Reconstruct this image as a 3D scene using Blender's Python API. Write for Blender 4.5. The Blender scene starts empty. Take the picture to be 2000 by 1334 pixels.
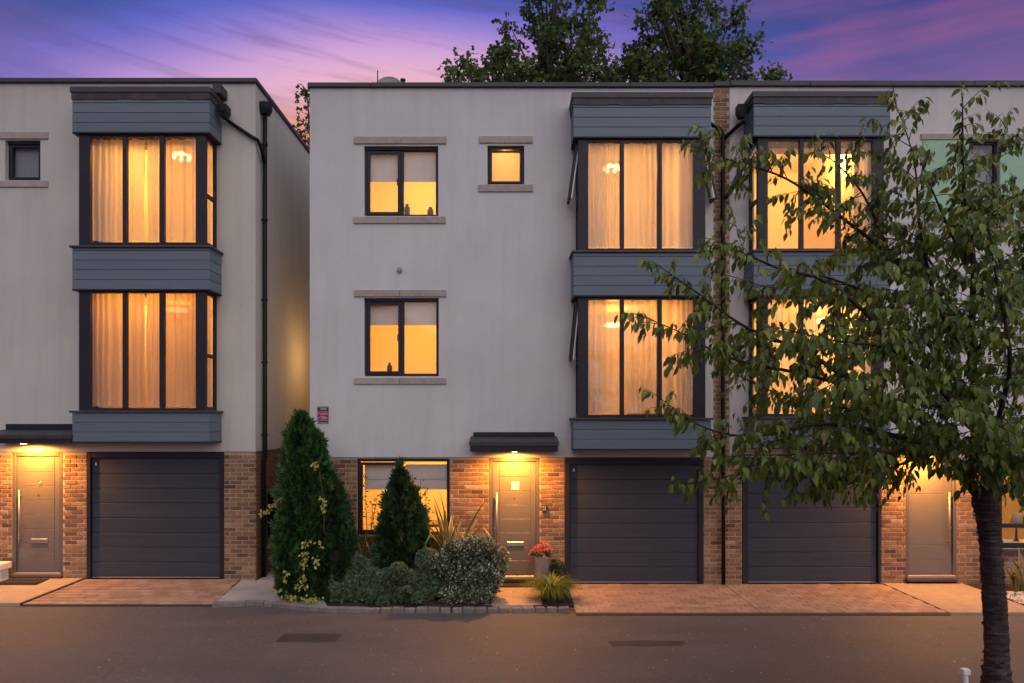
import bpy, math, random
import numpy as np
from mathutils import Vector, Matrix

random.seed(7)
RNG = np.random.default_rng(11)
scene = bpy.context.scene
COL = scene.collection
R = math.radians

# ------------------------------------------------------------------ camera
F = 1333.3           # focal length in photo pixels (24 mm on 36 mm, 2000 px wide)
D0 = 12.2            # camera to facade plane (facade is y = 0)
HC = 2.928           # camera height
HZ = 820.0           # horizon row in the photo
cam_d = bpy.data.cameras.new('camera')
cam_d.sensor_width = 36
cam_d.lens = 24
cam_d.shift_y = (HZ - 667) / 2000
cam_d.clip_end = 2000
cam = bpy.data.objects.new('camera', cam_d)
cam.location = (0, -D0, HC)
cam.rotation_euler = (R(90), 0, 0)
COL.objects.link(cam)
scene.camera = cam

# ------------------------------------------------------------------ view, sampling
scene.view_settings.view_transform = 'Standard'
scene.view_settings.look = 'None'
scene.view_settings.exposure = 0.43
scene.view_settings.gamma = 1
scene.view_settings.use_curve_mapping = False
scene.render.engine = 'CYCLES'
scene.cycles.use_denoising = True
scene.cycles.max_bounces = 8
scene.cycles.diffuse_bounces = 4
scene.cycles.glossy_bounces = 3
scene.cycles.transparent_max_bounces = 24
scene.cycles.transmission_bounces = 6
scene.cycles.sample_clamp_indirect = 4
scene.cycles.caustics_reflective = False
scene.cycles.caustics_refractive = False


def srgb(r, g, b):
    f = lambda c: (c / 255 / 12.92) if c / 255 <= .04045 else ((c / 255 + .055) / 1.055) ** 2.4
    return (f(r), f(g), f(b), 1)


# ------------------------------------------------------------------ node helper
class NT:
    def __init__(s, tree):
        s.t = tree
        s.n = tree.nodes
        s.l = tree.links
        s.n.clear()

    def new(s, typ, **kw):
        nd = s.n.new(typ)
        for k, v in kw.items():
            if k.startswith('i_'):
                s.put(nd, k[2:].replace('_', ' '), v)
            else:
                setattr(nd, k, v)
        return nd

    def put(s, nd, key, v):
        if isinstance(key, str) and key.isdigit():
            key = int(key)
        sock = nd.inputs[key]
        if isinstance(v, bpy.types.NodeSocket):
            s.l.new(v, sock)
        elif isinstance(v, bpy.types.Node):
            s.l.new(v.outputs[0], sock)
        else:
            sock.default_value = v

    def math(s, op, a, b=0.0, c=None, clamp=False):
        nd = s.new('ShaderNodeMath', operation=op, use_clamp=clamp)
        s.put(nd, 0, a)
        s.put(nd, 1, b)
        if c is not None:
            s.put(nd, 2, c)
        return nd.outputs[0]

    def ramp(s, fac, stops, interp='LINEAR'):
        nd = s.new('ShaderNodeValToRGB')
        cr = nd.color_ramp
        cr.interpolation = interp
        while len(cr.elements) < len(stops):
            cr.elements.new(.5)
        for e, (p, c) in zip(cr.elements, stops):
            e.position = p
            e.color = c if len(c) == 4 else (*c, 1)
        s.put(nd, 0, fac)
        return nd.outputs[0]

    def mix(s, fac, a, b, blend='MIX'):
        nd = s.new('ShaderNodeMix', data_type='RGBA', blend_type=blend)
        s.put(nd, 0, fac)
        s.put(nd, 6, a if not isinstance(a, tuple) or len(a) == 4 else (*a, 1))
        s.put(nd, 7, b if not isinstance(b, tuple) or len(b) == 4 else (*b, 1))
        return nd.outputs[2]

    def noise(s, vec, scale, detail=4, rough=.5):
        nd = s.new('ShaderNodeTexNoise')
        s.put(nd, 'Vector', vec)
        s.put(nd, 'Scale', scale)
        s.put(nd, 'Detail', detail)
        s.put(nd, 'Roughness', rough)
        return nd.outputs['Fac']

    def mapping(s, vec, scale=(1, 1, 1), loc=(0, 0, 0)):
        nd = s.new('ShaderNodeMapping')
        s.put(nd, 'Vector', vec)
        nd.inputs['Scale'].default_value = scale
        nd.inputs['Location'].default_value = loc
        return nd.outputs[0]


# ------------------------------------------------------------------ world: dusk sky
world = bpy.data.worlds.new('World')
scene.world = world
world.use_nodes = True
w = NT(world.node_tree)
tc = w.new('ShaderNodeTexCoord')
nrm = w.new('ShaderNodeVectorMath', operation='NORMALIZE')
w.put(nrm, 0, tc.outputs['Generated'])
sx = w.new('ShaderNodeSeparateXYZ')
w.put(sx, 0, nrm.outputs[0])
X_, Y_, Z_ = sx.outputs
az = w.math('MULTIPLY', w.math('ARCTAN2', X_, Y_), 57.2958)
el = w.math('MULTIPLY', w.math('ARCSINE', Z_), 57.2958)
da = w.math('MULTIPLY', w.math('SUBTRACT', az, -7.0), 0.45)
de = w.math('SUBTRACT', w.math('MAXIMUM', el, 14.0), 17.0)
tt = w.math('SQRT', w.math('ADD', w.math('MULTIPLY', da, da), w.math('MULTIPLY', de, de)))
# streaky cloud coordinates
cmb = w.new('ShaderNodeCombineXYZ')
w.put(cmb, 0, w.math('MULTIPLY', az, .030))
w.put(cmb, 1, w.math('ADD', w.math('MULTIPLY', el, .22), w.math('MULTIPLY', az, .004)))
n_w = w.noise(cmb.outputs[0], .9, 3, .5)
tt2 = w.math('ADD', tt, w.math('MULTIPLY', w.math('SUBTRACT', n_w, .5), 2.0))
sky = w.ramp(w.math('DIVIDE', tt2, 40.0), [
    (0.00, srgb(236, 112, 92)), (.150, srgb(240, 132, 108)), (.185, srgb(248, 170, 152)), (.222, srgb(242, 186, 202)),
    (.272, srgb(214, 168, 218)), (.318, srgb(152, 132, 213)), (.352, srgb(100, 108, 202)),
    (.385, srgb(68, 88, 166)), (.46, srgb(74, 78, 146)), (.60, srgb(68, 70, 134)), (1.0, srgb(46, 54, 118))])
n1 = w.noise(cmb.outputs[0], 1.5, 4, .5)
pk = w.ramp(n1, [(.44, (0, 0, 0, 1)), (.70, (1, 1, 1, 1))])
pkf = w.math('MULTIPLY', pk, w.math('MULTIPLY', w.ramp(w.math('DIVIDE', tt, 40.0), [(.26, (0, 0, 0, 1)), (.42, (1, 1, 1, 1)), (.8, (.25, .25, .25, 1))]), .75))
pkr = w.math('MULTIPLY', pkf, w.ramp(w.math('DIVIDE', w.math('ADD', az, 40), 80.0), [(.35, (.1, .1, .1, 1)), (.62, (1, 1, 1, 1))]))
low = w.ramp(w.math('DIVIDE', w.math('SUBTRACT', el, 15.0), 20.0), [(.30, (.5, .5, .5, 1)), (.62, (0, 0, 0, 1))])
low = w.math('MULTIPLY', low, w.ramp(w.math('DIVIDE', tt, 40.0), [(.24, (0, 0, 0, 1)), (.36, (1, 1, 1, 1))]))
sky2 = w.mix(pkr, w.mix(low, sky, srgb(170, 122, 172)), srgb(166, 100, 150))
cm2 = w.new('ShaderNodeCombineXYZ')
w.put(cm2, 0, w.math('MULTIPLY', az, .05))
w.put(cm2, 1, w.math('ADD', w.math('MULTIPLY', el, .55), w.math('MULTIPLY', az, .05)))
w.put(cm2, 2, 3.7)
n2 = w.noise(cm2.outputs[0], 1.6, 5, .55)
dk = w.math('MULTIPLY', w.ramp(n2, [(.50, (0, 0, 0, 1)), (.78, (1, 1, 1, 1))]), .55)
sky3 = w.mix(dk, sky2, srgb(84, 78, 136))
bg = w.new('ShaderNodeBackground')
w.put(bg, 'Color', sky3)
w.put(bg, 'Strength', .72)
wo = w.new('ShaderNodeOutputWorld')
w.put(wo, 'Surface', bg)

# one very soft sun: the afterglow of the open sky behind the camera
sun_d = bpy.data.lights.new('sun', 'SUN')
sun_d.energy = 1.5
sun_d.angle = R(100)
sun_d.color = (1.0, .955, .87)
sun = bpy.data.objects.new('sun', sun_d)
sun.rotation_euler = Vector((-.30, .60, -.76)).to_track_quat('-Z', 'Y').to_euler()
COL.objects.link(sun)

# ------------------------------------------------------------------ materials
MATS = {}


def base_mat(name):
    m = bpy.data.materials.new(name)
    m.use_nodes = True
    t = NT(m.node_tree)
    MATS[name] = m
    return m, t


def finish(t, shader):
    o = t.new('ShaderNodeOutputMaterial')
    t.put(o, 'Surface', shader)


def bump(t, height, strength, dist=.01):
    b = t.new('ShaderNodeBump')
    t.put(b, 'Height', height)
    t.put(b, 'Strength', strength)
    t.put(b, 'Distance', dist)
    return b.outputs[0]


def solid(name, col, rough=.6, metal=0.0, var=.12, vscale=3.0, bscale=120.0, bstr=.15, rnd=0.0, stretch=(1, 1, 1), spec=.5, dirt=0.0):
    m, t = base_mat(name)
    geo = t.new('ShaderNodeNewGeometry')
    pos = t.mapping(geo.outputs['Position'], stretch)
    n = t.noise(pos, vscale, 5, .6)
    c = (*col, 1)
    lo = (*[x * (1 - var) for x in col], 1)
    hi = (*[min(1, x * (1 + var)) for x in col], 1)
    colr = t.ramp(n, [(.25, lo), (.75, hi)])
    if dirt:
        nd = t.noise(geo.outputs['Position'], 9.0, 6, .7)
        colr = t.mix(t.math('MULTIPLY', t.ramp(nd, [(.5, (0, 0, 0, 1)), (.75, (1, 1, 1, 1))]), dirt), colr, (.10, .09, .08, 1))
    if rnd:
        oi = t.new('ShaderNodeObjectInfo')
        k = t.math('ADD', t.math('MULTIPLY', oi.outputs['Random'], 2 * rnd), 1 - rnd)
        cm = t.new('ShaderNodeCombineColor')
        for i in range(3):
            t.put(cm, i, k)
        colr = t.mix(1.0, colr, cm.outputs[0], 'MULTIPLY')
    p = t.new('ShaderNodeBsdfPrincipled')
    t.put(p, 'Base Color', colr)
    rn = t.math('ADD', t.math('MULTIPLY', t.noise(pos, vscale * 4, 3), .2), rough - .1)
    t.put(p, 'Roughness', rn)
    p.inputs['Metallic'].default_value = metal
    p.inputs['Specular IOR Level'].default_value = spec
    if bstr:
        t.put(p, 'Normal', bump(t, t.noise(pos, bscale, 4, .6), bstr, .004))
    finish(t, p)
    return m


def stucco(name, col, stain):
    m, t = base_mat(name)
    geo = t.new('ShaderNodeNewGeometry')
    pos = geo.outputs['Position']
    n1_ = t.noise(pos, .7, 5, .6)
    n2_ = t.noise(t.mapping(pos, (5, 5, .35)), 1.0, 5, .65)
    n3_ = t.noise(pos, 28, 3, .6)
    c = t.mix(t.ramp(n1_, [(.3, (0, 0, 0, 1)), (.7, (1, 1, 1, 1))]), (*[x * .90 for x in col], 1), (*[min(1, x * 1.05) for x in col], 1))
    c = t.mix(t.math('MULTIPLY', t.ramp(n2_, [(.48, (0, 0, 0, 1)), (.78, (1, 1, 1, 1))]), .24), c, stain)
    # rain grime below the parapet: follows height on the wall, broken by streaks
    sp = t.new('ShaderNodeSeparateXYZ')
    t.put(sp, 0, pos)
    top = t.ramp(t.math('DIVIDE', sp.outputs[2], 9.0), [(.86, (0, 0, 0, 1)), (.985, (1, 1, 1, 1))])
    c = t.mix(t.math('MULTIPLY', t.math('MULTIPLY', top, n2_), .40), c, stain)
    c = t.mix(t.math('MULTIPLY', t.ramp(n3_, [(.6, (0, 0, 0, 1)), (.8, (1, 1, 1, 1))]), .10), c, stain)
    p = t.new('ShaderNodeBsdfPrincipled')
    t.put(p, 'Base Color', c)
    p.inputs['Roughness'].default_value = .92
    p.inputs['Specular IOR Level'].default_value = .2
    h = t.math('ADD', t.noise(pos, 160, 4, .7), t.math('MULTIPLY', t.noise(pos, 7, 3), .6))
    t.put(p, 'Normal', bump(t, h, .28, .004))
    finish(t, p)


stucco('render_cool', (.635, .645, .64), (.40, .39, .38, 1))
stucco('render_warm', (.585, .575, .52), (.34, .32, .28, 1))
stucco('render_light', (.66, .645, .62), (.42, .41, .39, 1))
solid('coping_metal', (.050, .049, .055), .55, 0, .2, 2, 60, .1)
solid('lead', (.040, .038, .044), .6, 0, .5, 5, 40, .3)
solid('board_blue', (.130, .176, .212), .55, 0, .10, 2.5, 90, .12, rnd=.07, stretch=(.5, 1, 6))
solid('frame_dark', (.023, .022, .031), .45, 0, .12, 3, 200, .04, spec=.3)
solid('garage_paint', (.047, .054, .072), .55, 0, .12, 2, 180, .18, rnd=.05, stretch=(.35, 1, 5), spec=.25)
solid('door_paint', (.15, .135, .125), .42, 0, .08, 3, 180, .05)
solid('door_frame', (.115, .105, .10), .45, 0, .08, 3, 180, .05)
solid('stone', (.40, .36, .315), .85, 0, .14, 8, 90, .3, rnd=.06, dirt=.35)
solid('mortar', (.45, .37, .28), .95, 0, .2, 20, 140, .5)
solid('steel', (.50, .48, .45), .48, .85, .05, 5, 50, 0)
solid('threshold_metal', (.62, .52, .45), .4, .6, .05, 5, 50, 0)
solid('pipe_black', (.010, .010, .011), .45, 0, .1, 5, 50, .05, spec=.2)
solid('mat_dark', (.03, .024, .02), 1, 0, .3, 60, 300, .8)
solid('slab_tan', (.40, .30, .22), .85, 0, .15, 5, 120, .3, rnd=.08)
solid('slab_grey', (.36, .37, .38), .85, 0, .2, 2.5, 120, .3, rnd=.05)
solid('edging_dark', (.05, .04, .035), .8, 0, .2, 8, 60, .3)
solid('drive_bed', (.09, .062, .048), .95, 0, .2, 8, 90, .5)
solid('sett', (.22, .185, .165), .9, 0, .22, 12, 80, .5, rnd=.16)
solid('soil', (.035, .026, .019), 1, 0, .4, 12, 60, .8)
solid('bark', (.036, .023, .017), .9, 0, .5, 14, 40, .9, stretch=(1, 1, 3.5))
solid('bark_far', (.07, .055, .045), .9, 0, .3, 6, 20, .5)
solid('stem_brown', (.10, .065, .04), .8, 0, .3, 10, 60, .2)
solid('room_wall', (.86, .78, .66), .9, 0, .04, 2, 60, .02)
solid('room_floor', (.42, .28, .16), .6, 0, .2, 3, 60, .05)
solid('white_paint', (.78, .77, .74), .5, 0, .06, 8, 80, .05)
solid('zinc_pot', (.34, .34, .34), .5, .35, .2, 6, 40, .1)
solid('gravel_white', (.62, .60, .57), .8, 0, .25, 40, 80, .3)
solid('iron', (.065, .054, .053), .7, .3, .3, 12, 80, .4)
solid('patch_tar', (.052, .043, .042), .75, 0, .3, 10, 120, .9)
solid('sign_black', (.03, .035, .032), .5, 0, .1, 30, 60, 0)
solid('sign_magenta', (.36, .006, .085), .5, 0, .06, 30, 60, 0)
solid('sign_grey', (.30, .31, .30), .5, 0, .1, 30, 60, 0)
solid('sign_pale', (.65, .55, .56), .5, 0, .06, 30, 60, 0)
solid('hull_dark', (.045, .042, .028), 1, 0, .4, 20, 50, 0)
solid('dish_grey', (.50, .50, .50), .5, 0, .08, 6, 50, 0)
solid('green_panel', (.28, .52, .33), .25, 0, .08, 1.5, 50, 0)
solid('verge_soil', (.06, .05, .032), 1, 0, .4, 8, 60, .7)
solid('vase_dark', (.10, .06, .03), .5, 0, .1, 6, 50, 0)
solid('sofa_cloth', (.45, .33, .22), .9, 0, .1, 6, 80, .1)
solid('rust_brick_step', (.20, .095, .055), .9, 0, .3, 18, 90, .5)

# bricks: each object its own tone
m, t = base_mat('brick')
oi = t.new('ShaderNodeObjectInfo')
geo = t.new('ShaderNodeNewGeometry')
c = t.ramp(oi.outputs['Random'], [(0, (.09, .05, .032)), (.10, (.18, .092, .05)), (.35, (.27, .145, .073)), (.65, (.32, .18, .09)), (.90, (.36, .215, .115)), (.98, (.42, .28, .17)), (1, (.46, .34, .23))])
nb = t.noise(geo.outputs['Position'], 26, 5, .65)
c = t.mix(t.math('MULTIPLY', t.ramp(nb, [(.42, (0, 0, 0, 1)), (.72, (1, 1, 1, 1))]), .6), c, (.115, .062, .042, 1))
nb2 = t.noise(geo.outputs['Position'], 55, 3, .6)
c = t.mix(t.math('MULTIPLY', t.ramp(nb2, [(.62, (0, 0, 0, 1)), (.78, (1, 1, 1, 1))]), .4), c, (.55, .45, .36, 1))
p = t.new('ShaderNodeBsdfPrincipled')
t.put(p, 'Base Color', c)
p.inputs['Roughness'].default_value = .9
t.put(p, 'Normal', bump(t, t.noise(geo.outputs['Position'], 90, 5, .7), .6, .006))
finish(t, p)

# cherry bark: dark with pale horizontal bands
m, t = base_mat('bark_cherry')
geo = t.new('ShaderNodeNewGeometry')
nb = t.noise(t.mapping(geo.outputs['Position'], (3.5, 3.5, 22)), 1.6, 5, .65)
c = t.ramp(nb, [(.30, (.018, .011, .008)), (.52, (.042, .026, .019)), (.64, (.085, .055, .04)), (.76, (.19, .14, .11))])
p = t.new('ShaderNodeBsdfPrincipled')
t.put(p, 'Base Color', c)
p.inputs['Roughness'].default_value = .75
t.put(p, 'Normal', bump(t, nb, .9, .02))
finish(t, p)

# paving block
m, t = base_mat('paver')
oi = t.new('ShaderNodeObjectInfo')
geo = t.new('ShaderNodeNewGeometry')
c = t.ramp(oi.outputs['Random'], [(0, (.32, .19, .13)), (.3, (.38, .235, .165)), (.7, (.42, .265, .19)), (1, (.45, .30, .22))])
nb = t.noise(geo.outputs['Position'], 3.0, 6, .65)
c = t.mix(t.math('MULTIPLY', t.ramp(nb, [(.42, (0, 0, 0, 1)), (.7, (1, 1, 1, 1))]), .3), c, (.17, .115, .09, 1))
p = t.new('ShaderNodeBsdfPrincipled')
t.put(p, 'Base Color', c)
t.put(p, 'Roughness', t.math('ADD', t.math('MULTIPLY', nb, .3), .5))
t.put(p, 'Normal', bump(t, t.noise(geo.outputs['Position'], 130, 4, .7), .4, .004))
finish(t, p)

# asphalt
m, t = base_mat('asphalt')
geo = t.new('ShaderNodeNewGeometry')
pos = geo.outputs['Position']
a1 = t.noise(t.mapping(pos, (.45, 1.3, 1)), 1.1, 6, .62)
a2 = t.noise(pos, 220, 2, .6)
a3 = t.noise(pos, 14, 5, .7)
c = t.ramp(a1, [(.28, (.062, .055, .058)), (.5, (.088, .078, .081)), (.74, (.122, .107, .108))])
a4 = t.noise(pos, 46, 3, .75)
c = t.mix(t.math('MULTIPLY', t.ramp(a4, [(.48, (0, 0, 0, 1)), (.66, (1, 1, 1, 1))]), .5), c, (.036, .030, .030, 1))
a5 = t.noise(pos, 75, 2, .7)
c = t.mix(t.math('MULTIPLY', t.ramp(a5, [(.56, (0, 0, 0, 1)), (.70, (1, 1, 1, 1))]), .5), c, (.24, .21, .20, 1))
c = t.mix(t.math('MULTIPLY', t.ramp(a2, [(.42, (0, 0, 0, 1)), (.70, (1, 1, 1, 1))]), .5), c, (.205, .175, .17, 1))
c = t.mix(t.math('MULTIPLY', t.ramp(a3, [(.5, (0, 0, 0, 1)), (.8, (1, 1, 1, 1))]), .4), c, (.055, .043, .043, 1))
vo = t.new('ShaderNodeTexVoronoi', feature='DISTANCE_TO_EDGE')
wp = t.new('ShaderNodeVectorMath', operation='ADD')
t.put(wp, 0, pos)
nv = t.new('ShaderNodeTexNoise')
t.put(nv, 'Vector', pos)
nv.inputs['Scale'].default_value = 2.5
nv.inputs['Detail'].default_value = 5
t.put(wp, 1, nv.outputs['Color'])
t.put(vo, 'Vector', wp.outputs[0])
vo.inputs['Scale'].default_value = .33
crk = t.math('MULTIPLY', t.math('LESS_THAN', vo.outputs['Distance'], .0035), t.math('GREATER_THAN', t.noise(pos, .6, 2), .56))
c = t.mix(t.math('MULTIPLY', crk, .28), c, (.03, .024, .024, 1))
p = t.new('ShaderNodeBsdfPrincipled')
t.put(p, 'Base Color', c)
t.put(p, 'Roughness', t.math('ADD', t.math('MULTIPLY', a1, .3), .55))
hh = t.math('ADD', t.noise(pos, 240, 3, .7), t.math('MULTIPLY', t.noise(pos, 3, 4), 1.2))
t.put(p, 'Normal', bump(t, hh, .5, .006))
finish(t, p)


def leafmat(name, stops, rough=.45, trans=.28, spec=.45):
    m, t = base_mat(name)
    at = t.new('ShaderNodeAttribute', attribute_name='var')
    geo = t.new('ShaderNodeNewGeometry')
    c = t.ramp(at.outputs['Fac'], stops)
    c = t.mix(t.math('MULTIPLY', t.noise(geo.outputs['Position'], 40, 3), .35), c, (*[x * .5 for x in stops[0][1][:3]], 1))
    p = t.new('ShaderNodeBsdfPrincipled')
    t.put(p, 'Base Color', c)
    p.inputs['Roughness'].default_value = rough
    p.inputs['Specular IOR Level'].default_value = spec
    tr = t.new('ShaderNodeBsdfTranslucent')
    t.put(tr, 'Color', c)
    mx = t.new('ShaderNodeMixShader')
    t.put(mx, 0, trans)
    t.put(mx, 1, p)
    t.put(mx, 2, tr)
    finish(t, mx)


leafmat('leaf_cherry', [(0, (.05, .09, .018)), (.35, (.13, .205, .032)), (.7, (.24, .315, .045)), (1, (.38, .37, .065))], .34, .42)
leafmat('leaf_far', [(0, (.045, .085, .024)), (.5, (.14, .225, .055)), (1, (.28, .34, .09))], .6, .45)
leafmat('leaf_conifer', [(0, (.018, .060, .014)), (.5, (.055, .145, .030)), (1, (.14, .25, .055))], .6, .25)
leafmat('leaf_conifer_deep', [(0, (.015, .048, .016)), (.5, (.034, .092, .026)), (1, (.085, .15, .038))], .6, .2)
leafmat('leaf_hebe', [(0, (.06, .10, .048)), (.5, (.13, .195, .10)), (1, (.26, .34, .18))], .6, .15)
leafmat('leaf_euonymus', [(0, (.04, .085, .022)), (.40, (.085, .145, .045)), (.55, (.55, .57, .40)), (1, (.75, .75, .62))], .5, .15)
leafmat('leaf_gold', [(0, (.22, .25, .03)), (.5, (.48, .46, .08)), (1, (.66, .62, .22))], .5, .25)
leafmat('leaf_phormium', [(0, (.10, .12, .035)), (.45, (.26, .22, .08)), (.6, (.52, .43, .20)), (1, (.58, .48, .24))], .5, .15)
leafmat('leaf_grass', [(0, (.06, .11, .014)), (.5, (.15, .22, .028)), (1, (.34, .38, .09))], .5, .3)
leafmat('leaf_pot', [(0, (.03, .06, .02)), (.6, (.08, .14, .05)), (1, (.45, .47, .33))], .5, .15)
leafmat('petal_pink', [(0, (.62, .09, .15)), (.5, (.80, .20, .26)), (1, (.88, .45, .42))], .6, .3)
leafmat('leaf_stem', [(0, (.06, .05, .016)), (1, (.15, .12, .03))], .6, .2)

# glass
m, t = base_mat('glass')
fr = t.new('ShaderNodeFresnel')
fr.inputs['IOR'].default_value = 1.45
gl = t.new('ShaderNodeBsdfGlossy')
gl.inputs['Roughness'].default_value = .02
tr = t.new('ShaderNodeBsdfTransparent')
tr.inputs['Color'].default_value = (.96, .97, .97, 1)
gg = t.new('ShaderNodeNewGeometry')
mx = t.new('ShaderNodeMixShader')
t.put(mx, 0, t.math('MULTIPLY', t.math('MULTIPLY', fr.outputs[0], 1.6), t.math('SUBTRACT', 1.0, gg.outputs['Backfacing'])))
t.put(mx, 1, tr)
t.put(mx, 2, gl)
finish(t, mx)

# frosted glass
m, t = base_mat('glass_frosted')
gl = t.new('ShaderNodeBsdfGlossy')
gl.inputs['Roughness'].default_value = .15
tr = t.new('ShaderNodeBsdfTranslucent')
tr.inputs['Color'].default_value = (.85, .85, .85, 1)
fr = t.new('ShaderNodeFresnel')
mx = t.new('ShaderNodeMixShader')
t.put(mx, 0, fr)
t.put(mx, 1, tr)
t.put(mx, 2, gl)
finish(t, mx)


def cloth(name, col, transp, transl):
    m, t = base_mat(name)
    geo = t.new('ShaderNodeNewGeometry')
    n = t.noise(t.mapping(geo.outputs['Position'], (30, 30, .6)), 1.0, 3)
    c = t.mix(t.math('MULTIPLY', n, .35), (*col, 1), (*[x * .7 for x in col], 1))
    d = t.new('ShaderNodeBsdfDiffuse')
    t.put(d, 'Color', c)
    tl = t.new('ShaderNodeBsdfTranslucent')
    t.put(tl, 'Color', c)
    tp = t.new('ShaderNodeBsdfTransparent')
    m1 = t.new('ShaderNodeMixShader')
    t.put(m1, 0, transl)
    t.put(m1, 1, d)
    t.put(m1, 2, tl)
    m2 = t.new('ShaderNodeMixShader')
    t.put(m2, 0, transp)
    t.put(m2, 1, m1)
    t.put(m2, 2, tp)
    finish(t, m2)


cloth('sheer', (.88, .85, .80), .22, .70)
cloth('drape', (.82, .68, .50), .03, .66)
cloth('pane_reflect_grey', (.34, .36, .37), .0, .1)  # grey standing in for the reflection in the small left pane
cloth('blind_cloth', (.80, .78, .74), .0, .18)


def emit(name, col, s):
    m, t = base_mat(name)
    e = t.new('ShaderNodeEmission')
    e.inputs['Color'].default_value = (*col, 1)
    e.inputs['Strength'].default_value = s
    finish(t, e)


emit('lamp_glow', (1, .66, .28), 9.0)
emit('spot_glow', (1, .72, .36), 14.0)

# ------------------------------------------------------------------ geometry helpers
WPOS = {}


def wpos(o):
    return WPOS[o.name] if o is not None else Vector((0, 0, 0))


def thing(name, label, cat, loc, group=None):
    o = bpy.data.objects.new(name, None)
    o.empty_display_size = .1
    COL.objects.link(o)
    o.location = loc
    WPOS[o.name] = Vector(loc)
    o['label'] = label
    o['category'] = cat
    if group:
        o['group'] = group
    return o


def tag(o, label, cat, group=None):
    o['label'] = label
    o['category'] = cat
    if group:
        o['group'] = group
    return o


def put(name, mesh, parent, loc, rot=None):
    o = bpy.data.objects.new(name, mesh)
    COL.objects.link(o)
    loc = Vector(loc)
    o.location = loc - wpos(parent)
    if rot is not None:
        o.rotation_euler = rot
    if parent is not None:
        o.parent = parent
    WPOS[o.name] = loc
    return o


CH_F = None


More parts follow.
